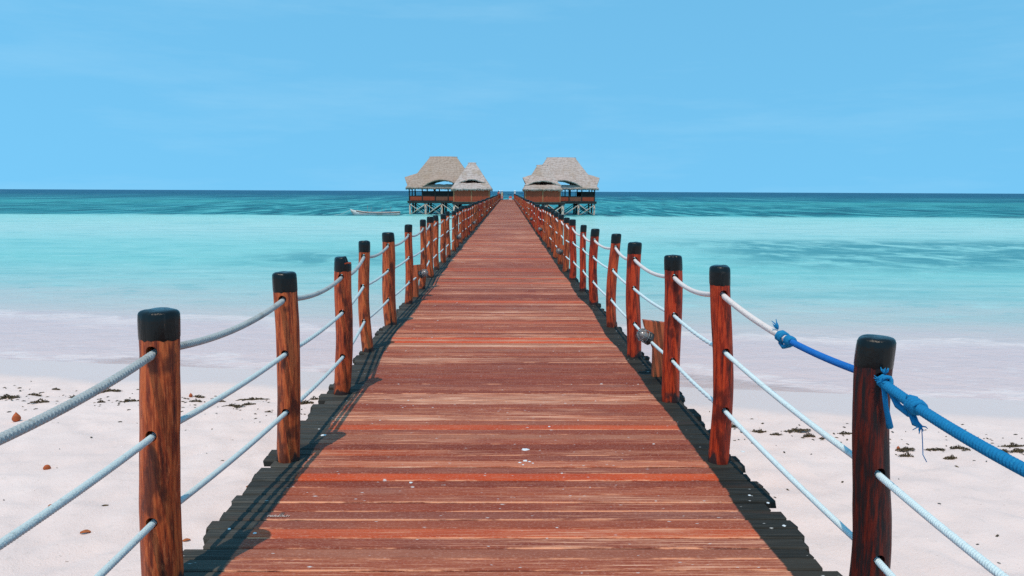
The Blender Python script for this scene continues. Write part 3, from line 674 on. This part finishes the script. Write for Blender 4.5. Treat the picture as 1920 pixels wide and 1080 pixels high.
# ================================================================ HUTS
def roof_parts(hw, hd, ez, rz, rh, zf, half, root, seed, skirt=0.62, over=0.45, sides=True):
    """hipped thatch roof with an eyebrow dormer on each face; local origin at the hut's centre, z = 0 at the floor"""
    rs = random.Random(seed); H = rz - ez
    roof = MB(); hood = {}
    for fi in range(4):
        lw, ld = (hw, hd) if fi % 2 == 0 else (hd, hw)          # half length along the face, half depth to the ridge
        rlw, rld = (rh, 0.10) if fi % 2 == 0 else (0.10, rh)
        ang = fi * math.pi / 2; ca, sa = math.cos(ang), math.sin(ang)
        run = ld - rld; slope = H / run
        def W(u, d, z):                                         # u along the face, d outwards from the centre
            return (u * ca + d * sa, u * sa - d * ca, z)
        hf = half if fi % 2 == 0 else half * hd / hw * 1.0
        z_skirt = ez + skirt; has = sides or fi == 0
        c = (zf - z_skirt) / (hf * hf)
        def zmain(s): return ez + slope * s
        zt = zf if fi % 2 == 0 else zf + 0.42; ov = over if fi % 2 == 0 else over + 0.2
        c = (zt - z_skirt) / (hf * hf)
        def zdorm(u, s): return zt - c * u * u + 0.30 * (s + ov)
        nu, ns = 56, 44; idx = {}
        base = len(roof.v)
        for j in range(ns + 1):
            s = run * j / ns; wl = lw + (rlw - lw) * j / ns
            for i in range(nu + 1):
                u = wl * (2 * i / nu - 1)
                dz = 0.07 * noise.noise(Vector((u * 1.3 + seed, s * 1.3, fi * 7.0))) + 0.05 * noise.noise(Vector((u * 4 + seed, s * 4, fi * 7.0)))
                if j == 0: dz += rs.uniform(-0.13, 0.05)
                roof.v.append(W(u, ld - s, zmain(s) + dz))
        for j in range(ns):
            for i in range(nu):
                s = run * (j + .5) / ns; wl = lw + (rlw - lw) * (j + .5) / ns; u = wl * (2 * (i + .5) / nu - 1)
                if has and zmain(s) > z_skirt and zdorm(u, s) > zmain(s) + 0.12: continue
                a = base + j * (nu + 1) + i
                roof.f.append((a, a + 1, a + nu + 2, a + nu + 1))
        # the hood: a shallow arched sheet from the main slope out over the skirt
        if not has: continue
        hm = MB(); nu2, ns2 = 48, 26; keep = {}
        for j in range(ns2 + 1):
            for i in range(nu2 + 1):
                u = hf * 1.5 * (2 * i / nu2 - 1)
                e = ov if ov < 0 else (ov * max(0, 1 - (u / (hf * 1.15)) ** 2) if abs(u) < hf * 1.15 else -0.0)
                s = -e + (run * 0.55 + e) * j / ns2
                zd = zdorm(u, s); zm = zmain(s)
                k = 0.35; hh = max(k - abs(zd - zm), 0) / k; z = max(zd, zm + 0.02) + hh * hh * k * .25
                ok = (zd > zm - 0.25) and (z > z_skirt - 0.25 or zd > zm)
                dz = 0.05 * noise.noise(Vector((u * 1.3 + seed, s * 1.3, fi * 9.0 + 3)))
                if j == 0: dz += rs.uniform(-0.10, 0.03)
                keep[(i, j)] = (len(hm.v), ok); hm.v.append(W(u, ld - s, z + dz))
        for j in range(ns2):
            for i in range(nu2):
                q = [(i, j), (i + 1, j), (i + 1, j + 1), (i, j + 1)]
                if all(keep[k][1] for k in q): hm.f.append(tuple(keep[k][0] for k in q))
        o = put('eyebrow_hood', hm.mesh('eyebrow_hood', 'thatch'), None); md = o.modifiers.new('thick', 'SOLIDIFY'); md.thickness = 0.22; md.offset = -1
        hood[fi] = o
    ro = put('thatched_roof', roof.mesh('thatched_roof', 'thatch'), root); md = ro.modifiers.new('thick', 'SOLIDIFY'); md.thickness = 0.24; md.offset = -1
    for o in hood.values(): o.parent = ro
    # ridge roll of thatch
    rg = MB().tube([(-rh - .15, 0, rz + .0), (-rh * .4, 0, rz + .01), (rh * .4, 0, rz + .01), (rh + .15, 0, rz + .0)], [.08, .11, .11, .08], 10)
    put('ridge_cap', rg.mesh('ridge_cap', 'thatch'), ro)
    # straw fringe under the eaves
    fr = MB()
    for fi in range(4):
        lw, ld = (hw, hd) if fi % 2 == 0 else (hd, hw); ang = fi * math.pi / 2; ca, sa = math.cos(ang), math.sin(ang)
        u = -lw
        while u < lw:
            w = rs.uniform(.05, .14); d = ld - rs.uniform(0, .12); L = rs.uniform(.05, .34); o_ = rs.uniform(-.03, .05)
            P = [(u, d, ez - .02), (u + w, d, ez - .02), (u + w * .6, d + o_, ez - .10 - L), (u, d - .05, ez - .02), (u + w, d - .05, ez - .02)]
            vs = [(a * ca + b * sa, a * sa - b * ca, z) for a, b, z in P]
            fr.add(vs, [(0, 1, 2), (0, 2, 3), (1, 4, 2), (3, 2, 4), (0, 3, 4, 1)]); u += w * rs.uniform(.5, 1.1)
    f = put('straw_fringe', fr.mesh('straw_fringe', 'thatch'), ro); f['kind'] = 'stuff'
    for o_ in [ro] + [c_ for c_ in COL.objects if c_.parent == ro]: o_['tone'] = 0.1 if seed == 1 else (1.0 if seed == 2 else 0.75)
    return ro

def bar(name, p, q, r, mat, parent, seg=8): return put(name, MB().tube([p, Vector(p).lerp(Vector(q), .5), q], r, seg).mesh(name, mat), parent)
def box(name, lo, hi, mat, parent): return put(name, MB().box(lo, hi).mesh(name, mat, False), parent)

def hut(cx_, cy_, hw, hd, ez, rz, rh, zf, half, walls, label, seed, bays, plat, braces, rp_=()):
    root = empty('thatched_hut', (cx_, cy_, 0), label=label, category='hut', group='thatched huts on stilts beside the jetty')
    roof_parts(hw, hd, ez, rz, rh, zf, half, root, seed, *rp_)
    ww, wd = walls; rs = random.Random(seed + 1)
    # platform of boards on beams
    pf = box('platform', (-plat[0], -plat[2], -.13), (plat[1], plat[2], -.002), 'old_wood', root)
    for yy in (-plat[2] + .12, 0, plat[2] - .12): box('platform_beam', (-plat[0] + .05, yy - .09, -.38), (plat[1] - .05, yy + .09, -.132), 'dark_frame', pf)
    full = bays['full']; n = bays['n']
    xs = [-ww + 2 * ww * k / n for k in range(n + 1)]
    for face in (-1, 1):
        for k, x in enumerate(xs):
            box('wall_post', (x - .09, face * wd - .09, 0), (x + .09, face * wd + .09, ez + (.25 if not full else .1)), 'frame' if full else 'dark_frame', root)
        for k in range(n):
            x0, x1 = xs[k] + .09, xs[k + 1] - .09
            if full:
                box('wall_panel', (x0, face * wd - .03, .06), (x1, face * wd + .03, ez + .05), 'panel', root)
                box('rail', (x0, face * wd - .05, .0), (x1, face * wd + .05, .058), 'frame', root)
            else:
                box('wall_panel', (x0, face * wd - .03, .06), (x1, face * wd + .03, .72), 'panel' if (k + seed) % 3 else 'panel_brown', root)
                box('rail', (x0, face * wd - .05, .722), (x1, face * wd + .05, .80), 'dark_frame', root)
                box('rail', (x0, face * wd - .05, 1.50), (x1, face * wd + .05, 1.60), 'dark_frame', root)
                if face > 0 or k not in bays['open']:
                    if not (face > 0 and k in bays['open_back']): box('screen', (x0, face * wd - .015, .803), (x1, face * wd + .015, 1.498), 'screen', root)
                else:
                    xm = (x0 + x1) / 2; box('mullion', (xm - .03, face * wd - .03, .803), (xm + .03, face * wd + .03, 1.498), 'dark_frame', root)
    for face in (-1, 1):
        if full: box('side_wall', (face * ww - .03, -wd + .09, .06), (face * ww + .03, wd - .09, ez + .05), 'panel', root)
        else:
            box('side_wall', (face * ww - .03, -wd + .09, .06), (face * ww + .03, wd - .09, .78), 'panel_brown', root)
            box('side_rail', (face * ww - .05, -wd + .09, 1.50), (face * ww + .05, wd - .09, 1.60), 'dark_frame', root)
            box('wall_post', (face * ww - .08, -.08, 0), (face * ww + .08, .08, ez + .3), 'dark_frame', root)
    if not full:                                     # roof plates that carry the thatch, and two inner posts
        for yy in (-wd, wd): box('wall_plate', (-ww - .1, yy - .08, ez + .25), (ww + .1, yy + .08, ez + .40), 'dark_frame', root)
        for xx in (-1.6, 1.6): box('inner_post', (xx - .1, -.1, 0), (xx + .1, .1, rz - .6), 'dark_frame', root)
    # stilts with diagonal braces
    px = [-plat[0] + .35 + (plat[0] + plat[1] - .7) * k / (len(braces)) for k in range(len(braces) + 1)]
    for yy, mt in ((-plat[2] + .3, 'pile_pale'), (0.0, 'pile_dark'), (plat[2] - .3, 'pile_dark')):
        for k, x in enumerate(px):
            bar('stilt', (x + rs.uniform(-.05, .05), yy, -.38), (x + rs.uniform(-.08, .08), yy, -4.6), rs.uniform(.14, .2), mt, root, 10)
        for k, kind in enumerate(braces):
            a, b = px[k] + .1, px[k + 1] - .1; y2 = yy - .24
            if '\\' in kind: bar('brace', (a, y2, -.55), (b, y2, -2.3), .075, mt, root, 6)
            if '/' in kind: bar('brace', (a, y2 - .16, -2.3), (b, y2 - .16, -.6), .075, mt, root, 6)
    bar('tie_beam', (px[0], -plat[2] + .3 - .55, -2.08), (px[-1], -plat[2] + .3 - .55, -2.12), .06, 'pile_pale', root, 6) if braces[-1] == 'X' else None
    return root

hut(-10.25, 127.3, 5.85, 4.5, 2.12, 7.25, 2.2, 3.50, 2.35, (5.30, 4.0), 'large thatched hut on the left behind the smaller one, with open window bays', 1,
    {'full': False, 'n': 5, 'open': (0,), 'open_back': (0, 1, 2)}, (5.6, 5.6, 4.5), ['\\/', '\\/', '\\', '/'])
hut(-4.95, 116.0, 3.10, 3.0, 1.92, 5.85, 0.5, 3.42, 1.90, (2.66, 2.55), 'small thatched hut on the left with red walls, beside the jetty', 2,
    {'full': True, 'n': 2, 'open': (), 'open_back': ()}, (2.95, 2.9, 2.9), ['\\', '/'], (0.92, -0.62, False))
hut(9.55, 127.3, 5.85, 4.5, 2.12, 7.20, 2.35, 3.50, 2.4, (5.25, 4.0), 'large thatched hut on the right behind the smaller one, with open window bays', 3,
    {'full': False, 'n': 5, 'open': (2, 3), 'open_back': (2, 3)}, (5.5, 5.6, 4.5), ['/', '\\', '/', '\\/'])
hut(5.80, 116.0, 2.95, 3.0, 1.92, 5.55, 0.75, 3.25, 2.35, (2.62, 2.55), 'small thatched hut on the right with red walls, beside the jetty', 4,
    {'full': True, 'n': 2, 'open': (), 'open_back': ()}, (2.75, 3.4, 2.9), ['\\', '/'], (0.66, -0.42, False))

# ================================================================ BOATS
def dhow():
    L = 7.6; root = empty('wooden_boat', (-20.1, 117.3, SEA), label='weathered white wooden boat moored left of the huts', category='boat')
    root.rotation_euler[2] = math.radians(5)
    m = MB(); n = 26; k = 9
    for i in range(n + 1):
        t = i / n; x = -L / 2 + L * t
        w = 0.62 * (1 - (1 - min(1, t / .45)) ** 2.2) * (1 - 0.55 * max(0, (t - .55) / .45) ** 2)
        w = max(w, .03); sh = 0.42 + 0.52 * max(0, 1 - t / .45) ** 2 + 0.10 * max(0, (t - .6) / .4) ** 2
        keel = -0.28 + 0.30 * max(0, 1 - t / .22) ** 2
        xb = x + 0.38 * max(0, 1 - t / .25) ** 2
        for j in range(k):
            a = math.pi * j / (k - 1); z = sh - (sh - keel) * math.sin(a) ** 0.8
            q = 0 if j == (k - 1) / 2 else 1
            m.v.append((x + (xb - x) * (1 - (z - keel) / (sh - keel)), -w * math.cos(a) * q, z))
    m.f = [(i * k + j, i * k + j + 1, (i + 1) * k + j + 1, (i + 1) * k + j) for i in range(n) for j in range(k - 1)]
    m.f.append(tuple(n * k + j for j in range(k)))
    h = put('hull', m.mesh('hull', 'boat_white'), root); md = h.modifiers.new('thick', 'SOLIDIFY'); md.thickness = .05; md.offset = 0
    for s in (0, k - 1):
        pts = [Vector(m.v[i * k + s]) + Vector((0, 0, -.05)) for i in range(3, n + 1)]
        put('gunwale', MB().tube(pts, .065, 6).mesh('gunwale', 'boat_red'), h)
        put('rail_strip', MB().tube([p + Vector((0, 0, .1)) for p in pts], .045, 6).mesh('rail_strip', 'boat_white'), h)
    for t in (.3, .5, .72):
        x = -L / 2 + L * t; box('thwart', (x - .1, -.55, .26), (x + .1, .55, .31), 'boat_red', root)
    put('stem', MB().tube([(-L / 2 + .42, 0, -.1), (-L / 2 + .08, 0, .6), (-L / 2 - .02, 0, 1.0)], [.06, .06, .05], 6).mesh('stem', 'boat_white'), root)
    for t, hh in ((.33, 1.5), (.40, 1.25), (.62, 1.2), (.70, 1.1), (.80, 1.35)):
        x = -L / 2 + L * t; put('stick', MB().tube([(x, .35, .0), (x + .08, .35, hh)], .016, 5).mesh('stick', 'boat_red'), root)
    put('mooring_line', MB().tube([(-L / 2 - .02, 0, .85), (-L / 2 - 1.2, -.3, .25), (-L / 2 - 2.6, -.6, -.05)], .018, 5).mesh('mooring_line', 'rope_white'), root)
dhow()
def small_boat(name, loc, L, w, hull_mat, label, canopy=None, rz=0.0, cz=2.9, cat='boat'):
    root = empty(name, loc, label=label, category=cat); root.rotation_euler[2] = rz
    m = MB(); n, k = 12, 7
    for i in range(n + 1):
        t = i / n; ww = max(.02, w / 2 * (1 - max(0, (t - .6) / .4) ** 2)); sh = .55 + .35 * max(0, (t - .5) / .5) ** 2
        for j in range(k):
            a = math.pi * j / (k - 1); m.v.append((-L / 2 + L * t, -ww * math.cos(a), sh - (sh + .2) * math.sin(a) ** .7))
    m.f = [(i * k + j, i * k + j + 1, (i + 1) * k + j + 1, (i + 1) * k + j) for i in range(n) for j in range(k - 1)] + [tuple(range(k))]
    h = put('hull', m.mesh('hull', hull_mat), root); md = h.modifiers.new('thick', 'SOLIDIFY'); md.thickness = .06; md.offset = 0
    box('deck', (-L / 2 + .1, -w * .42, .25), (L * .25, w * .42, .30), 'white', root)
    if canopy:
        c = MB(); 
        for i in range(9):
            for x in (-L * .4, L * .22): a = math.pi * i / 8; c.v.append((x, -w * .55 * math.cos(a), cz + .22 * math.sin(a)))
        c.f = [(2 * i, 2 * i + 1, 2 * i + 3, 2 * i + 2) for i in range(8)]
        co = put('canopy', c.mesh('canopy', canopy), root); md = co.modifiers.new('thick', 'SOLIDIFY'); md.thickness = .05
        for x in (-L * .38, L * .2):
            for y in (-w * .45, w * .45): bar('canopy_pole', (x, y, .3), (x, y, cz + .02), .03, 'white', root, 6)
    return root
small_boat('tour_boat', (4.45, 152, SEA), 6.5, 1.5, 'white', 'boat with a blue canopy half hidden behind the right railing, near the small hut', 'blue', math.radians(86))
small_boat('distant_boat', (24.0, 1080, SEA), 7.0, 2.0, 'navy', 'tiny dark boat near the horizon, just left of the huts on the right', None, 0.2)
small_boat('distant_boat', (5.5, 760, SEA), 4.0, 1.4, 'navy', 'tiny dark boat near the horizon, straight beyond the end of the jetty', None, -0.2)

# ================================================================ far end of the jetty: box, lamp posts, people
bx_ = empty('storage_box', (xc(145) + 0.62, 145.2, 0.0), label='small white box with red lid at the far end of the jetty', category='box')
m_ = MB().box((-.33, -.25, .0), (.33, .25, .16)).box((-.28, -.22, .161), (.28, .22, .34)); put('body', m_.mesh('body', 'white', False), bx_)
put('lid', MB().add([(-.34, -.26, .342), (.34, -.26, .342), (.34, .26, .342), (-.34, .26, .342), (-.22, -.18, .66), (.22, -.18, .66), (.22, .18, .66), (-.22, .18, .66)], [(3, 2, 1, 0), (4, 5, 6, 7), (0, 1, 5, 4), (1, 2, 6, 5), (2, 3, 7, 6), (3, 0, 4, 7)]).mesh('lid', 'red', False), bx_)
for nm, x, y in (('right', 1.42, 141.0), ('left', -1.5, 143.5)):
    t = empty('lantern_post', (xc(y) + x, y, 0), label='white lantern on a post at the far %s corner of the jetty' % nm, category='lantern')
    bar('shaft', (0, 0, -.3), (0, 0, 1.15), .08, 'post', t)
    l_ = put('lantern', MB().box((-.15, -.15, 1.15), (.15, .15, 1.62)).mesh('lantern', 'white', False), t)
    put('lantern_roof', MB().add([(-.2, -.2, 1.622), (.2, -.2, 1.622), (.2, .2, 1.622), (-.2, .2, 1.622), (0, 0, 1.80)], [(3, 2, 1, 0), (0, 1, 4), (1, 2, 4), (2, 3, 4), (3, 0, 4)]).mesh('lantern_roof', 'white', False), l_)

def person(loc, rz, label, top, legs, hat, h=1.66):
    root = empty('person', loc, label=label, category='person'); root.rotation_euler[2] = rz; s = h / 1.7
    J = {'pel': (0, 0, .95, .125, .095), 'wst': (0, .01, 1.10, .115, .085), 'chs': (0, .0, 1.30, .145, .10), 'nck': (0, 0, 1.46, .05, .05), 'hd1': (0, -.02, 1.56, .075, .085), 'hd2': (0, -.01, 1.66, .07, .08)}
    E_ = [('pel', 'wst'), ('wst', 'chs'), ('chs', 'nck'), ('nck', 'hd1'), ('hd1', 'hd2')]
    for sd, nm in ((-1, 'l'), (1, 'r')):
        J.update({'hip' + nm: (sd * .09, 0, .88, .085, .085), 'kne' + nm: (sd * .10, -.02 * sd, .48, .058, .058), 'ank' + nm: (sd * .10, .02, .09, .04, .04), 'toe' + nm: (sd * .11, -.13, .035, .035, .03),
                  'sho' + nm: (sd * .17, 0, 1.39, .058, .058), 'elb' + nm: (sd * .23, .03, 1.13, .042, .042), 'wri' + nm: (sd * .22, -.08, .90, .03, .03), 'han' + nm: (sd * .21, -.11, .81, .035, .02)})
        E_ += [('pel', 'hip' + nm), ('hip' + nm, 'kne' + nm), ('kne' + nm, 'ank' + nm), ('ank' + nm, 'toe' + nm), ('chs', 'sho' + nm), ('sho' + nm, 'elb' + nm), ('elb' + nm, 'wri' + nm), ('wri' + nm, 'han' + nm)]
    ks = list(J); me = bpy.data.meshes.new('body'); me.from_pydata([tuple(c * s for c in J[k][:3]) for k in ks], [(ks.index(a), ks.index(b)) for a, b in E_], [])
    o = put('body', me, root); o.modifiers.new('skin', 'SKIN')
    for i, k in enumerate(ks): me.skin_vertices[0].data[i].radius = (J[k][3] * s, J[k][4] * s)
    me.skin_vertices[0].data[0].use_root = True
    o.modifiers.new('sub', 'SUBSURF').levels = 1; o.modifiers['sub'].render_levels = 1
    me.materials.append(MAT['skin'])
    def lathe(name, rows, mat):
        m = MB(); seg = 14
        for z, rx, ry in rows:
            for j in range(seg): a = 2 * math.pi * j / seg; m.v.append((rx * s * math.cos(a), ry * s * math.sin(a), z * s))
        m.f = [(i * seg + j, i * seg + (j + 1) % seg, (i + 1) * seg + (j + 1) % seg, (i + 1) * seg + j) for i in range(len(rows) - 1) for j in range(seg)]
        return put(name, m.mesh(name, mat), root)
    lathe('shirt', [(.84, .19, .15), (1.0, .185, .145), (1.15, .175, .135), (1.3, .20, .14), (1.40, .20, .12), (1.46, .08, .07)], top)
    lathe('skirt', [(.30, .21, .17), (.6, .20, .16), (.86, .18, .145), (.95, .17, .14)], legs)
    if hat: lathe('hat', [(1.63, .19, .19), (1.65, .19, .19), (1.66, .10, .105), (1.74, .095, .10), (1.79, .06, .06), (1.80, .005, .005)], hat)
    else: lathe('hair', [(1.57, .088, .098), (1.64, .092, .10), (1.71, .075, .085), (1.745, .03, .03), (1.75, .003, .003)], 'navy')
person((-0.40, 133.0, 0.0), 2.6, 'person in a pale hat and pink clothes standing by the left railing', 'straw', 'pink', 'white')
person((-1.10, 143.2, 0.0), 0.4, 'person in red standing at the far end behind the left railing', 'red', 'navy', None)

# ================================================================ tide-line debris
def clump_mesh(seed, n=130):
    rs = random.Random(seed); m = MB()
    for _ in range(n):
        a = rs.uniform(0, 6.28); r = math.sqrt(rs.random()); x = .24 * r * math.cos(a); y = .10 * r * math.sin(a) * rs.uniform(.6, 1.2); z = .075 * (1 - r) * rs.random() + .004
        d = rs.uniform(0, 3.14); L = rs.uniform(.03, .09); w = rs.uniform(.006, .014); dx, dy = math.cos(d), math.sin(d)
        P = [(x, y, z), (x + dx * L * .5, y + dy * L * .5, z + rs.uniform(0, .03)), (x + dx * L, y + dy * L, max(.002, z + rs.uniform(-.02, .01)))]
        vs = []
        for p in P: vs += [(p[0] - dy * w, p[1] + dx * w, p[2]), (p[0] + dy * w, p[1] - dx * w, p[2] + rs.uniform(-.006, .008))]
        m.add(vs, [(0, 1, 3, 2), (2, 3, 5, 4)])
    me = m.mesh('seaweed_clump', 'weed', False); return me
CL = [clump_mesh(i) for i in range(5)]
for me in CL: pass
ORD = 'first second third fourth fifth sixth seventh eighth ninth tenth eleventh twelfth thirteenth fourteenth fifteenth sixteenth seventeenth eighteenth'.split()
WEED = [(-8.427, 13.145, 0.49), (-8.673, 12.797, 0.55), (-8.263, 13.509, 0.27), (-7.241, 13.371, 0.61), (-6.481, 12.679, 0.62), (-6.915, 12.543, 0.25), (-7.866, 12.389, 0.42), (-7.587, 12.923, 0.3), (-5.341, 12.644, 0.33), (-4.906, 12.66, 0.29), (-5.444, 13.009, 0.41), (-4.554, 12.248, 0.59), (-4.331, 12.408, 0.39), (-4.435, 12.882, 0.92), (-3.913, 12.086, 0.24), (-3.439, 12.598, 0.47), (-3.346, 12.884, 0.33), (3.923, 11.058, 0.38), (4.494, 11.106, 0.86), (4.107, 10.885, 0.4), (4.553, 10.724, 0.31), (5.178, 10.918, 0.53), (4.723, 10.673, 0.21), (5.679, 10.136, 0.49), (6.204, 10.254, 0.64), (6.5, 10.211, 0.38), (6.943, 10.435, 0.45), (6.975, 10.071, 0.63), (7.348, 10.339, 0.65), (7.225, 10.027, 0.43), (6.162, 9.827, 0.34), (5.559, 9.859, 0.28), (3.599, 11.232, 0.39)]
rw = random.Random(4)
rank = {}
for sd in (-1, 1):
    for k, w in enumerate(sorted([w for w in WEED if w[0] * sd > 0], key=lambda w: w[0] / w[1])): rank[w] = k
for i, (x, y, sc_) in enumerate(WEED):
    left = x < 0
    o = put('seaweed_clump', CL[i % 5], None, (x, y, sand_h(x, y) - .003), category='seaweed', group='seaweed clumps along the tide line',
            label='%s dark seaweed clump counted from the left on the sand %s of the jetty' % (ORD[rank[(x, y, sc_)]], 'left' if left else 'right'))
    o.scale = (sc_ * rw.uniform(1.1, 1.5), sc_ * rw.uniform(.6, 1.3), rw.uniform(.5, .9)); o.rotation_euler[2] = rw.uniform(-.3, .3) + (math.pi if rw.random() < .5 else 0)
    md = o.modifiers.new('thick', 'SOLIDIFY'); md.thickness = .003
fl = MB()
for _ in range(900):
    x = rw.uniform(-14, 14)
    if abs(x) < 1.2: continue
    if rw.random() < .65: s = rw.gauss(11.65, .45)
    else: s = rw.uniform(3.5, 12)
    y = s - .157 * x
    if y < 2.5: continue
    z = sand_h(x, y) + .006; d = rw.uniform(0, 3.14); L = rw.uniform(.010, .035); w = L * rw.uniform(.25, .5); dx, dy = math.cos(d), math.sin(d)
    vs = [(x - dx * L - dy * w, y - dy * L + dx * w, z), (x + dx * L - dy * w, y + dy * L + dx * w, z), (x + dx * L + dy * w, y + dy * L - dx * w, z), (x - dx * L + dy * w, y - dy * L - dx * w, z), (x, y, z + L * .35)]
    fl.add(vs, [(0, 1, 4), (1, 2, 4), (2, 3, 4), (3, 0, 4), (3, 2, 1, 0)])
put('seaweed_scraps', fl.mesh('seaweed_scraps', 'weed', False), None, kind='stuff', label='small brown scraps of weed and leaf scattered on the sand', category='seaweed')

def husk(x, y, r, label, flat=1.0):
    m = MB(); seg, rows = 14, 10; sd = x * 3
    for j in range(rows + 1):
        t = math.pi * j / rows; rr_ = math.sin(t) * (1 + .12 * math.sin(t * 2)); z = -math.cos(t) * 1.05 + (.45 * max(0, (t - 2.4) / .74) ** 2 if flat == 1.0 else 0)
        for i in range(seg):
            a = 2 * math.pi * i / seg; q = 1 + .10 * noise.noise(Vector((math.cos(a) * 1.5, math.sin(a) * 1.5, t * 1.3 + sd)))
            m.v.append((max(rr_, .02) * q * math.cos(a) * r, max(rr_, .02) * q * math.sin(a) * r, z * r * flat))
    m.f = [(j * seg + i, j * seg + (i + 1) % seg, (j + 1) * seg + (i + 1) % seg, (j + 1) * seg + i) for j in range(rows) for i in range(seg)]
    put('fruit_husk', m.mesh('fruit_husk', 'husk'), None, (x, y, sand_h(x, y) + r * flat * .85), label=label, category='husk', group='orange fruit husks on the sand')
def leaf(x, y, L, label, rz=0.0, z=None):
    m = MB(); n = 8
    for i in range(n + 1):
        t = i / n; w = .26 * L * math.sin(math.pi * min(1, t * .96 + .02)) ** .8; zz = .10 * L * math.sin(math.pi * t) + .02 * L
        m.v += [((t - .5) * L, -w, zz + .12 * L * (.6 + .4 * t)), ((t - .5) * L, 0, zz * .4), ((t - .5) * L, w, zz + .16 * L)]
    m.f = [q for i in range(n) for q in ((3 * i, 3 * i + 1, 3 * i + 4, 3 * i + 3), (3 * i + 1, 3 * i + 2, 3 * i + 5, 3 * i + 4))]
    o = put('dry_leaf', m.mesh('dry_leaf', 'leaf'), None, (x, y, (sand_h(x, y) if z is None else z) + .002), label=label, category='leaf', group='dry orange leaves'); o.rotation_euler[2] = rz
    md = o.modifiers.new('thick', 'SOLIDIFY'); md.thickness = .002
for a in [(-7.56, 11.306, 0.061, 'rounded orange fruit husk with pointed tip at the far left of the beach'), (-5.747, 9.089, 0.042, 'broken orange fruit husk on the sand left of the nearest left post', 0.75), (-5.557, 12.963, 0.032, 'small red fruit among the seaweed between the two nearest left posts'), (5.6, 10.16, 0.022, 'small red fruit on the sand behind the nearest right post')]: husk(*a)
for a in [(-4.15, 7.084, 0.1, 'curled orange leaf on the sand between the ropes at lower left', 0.2), (-3.113, 6.985, 0.077, 'orange leaf lying just right of the nearest left post', 0.5), (-2.958, 8.359, 0.079, 'small tan leaf on the sand beside the left edge of the deck', 0.1), (-4.923, 7.799, 0.055, 'tiny brown leaf under the lower left rope', 1.0)]: leaf(*a)

# pale droppings on the deck: small raised splats, each its own outline
DROPS = [(0.136, 4.496, 0.0241), (0.098, 4.265, 0.0107), (0.13, 4.3, 0.0138), (0.155, 4.282, 0.0092), (0.174, 4.256, 0.0061), (0.116, 4.23, 0.0076), (-1.189, 4.769, 0.0187), (-1.168, 3.345, 0.0096), (1.358, 3.422, 0.0098), (1.375, 3.69, 0.0092), (1.309, 3.786, 0.0081), (-1.304, 3.39, 0.0085), (1.489, 4.46, 0.0127), (0.313, 4.954, 0.0088), (-0.513, 3.961, 0.0099)]
for k, (x, y, r) in enumerate(DROPS):
    rs = random.Random(k + 70); m = MB(); n_ = 11
    ang = [2 * math.pi * i / n_ for i in range(n_)]; rad_ = [r * rs.uniform(.65, 1.25) for _ in ang]
    for h_, f_ in ((-.002, 1.0), (.0012, .92), (.0020, .6)):
        for a, q in zip(ang, rad_): m.v.append((q * f_ * math.cos(a), q * f_ * math.sin(a) * .8, h_))
    m.v.append((0, 0, .0024))
    for j in range(2): m.f += [(j * n_ + i, j * n_ + (i + 1) % n_, (j + 1) * n_ + (i + 1) % n_, (j + 1) * n_ + i) for i in range(n_)]
    m.f += [(2 * n_ + i, 2 * n_ + (i + 1) % n_, 3 * n_) for i in range(n_)]
    put('dropping', m.mesh('dropping', 'white'), jetty, (x, y, 0.0015))
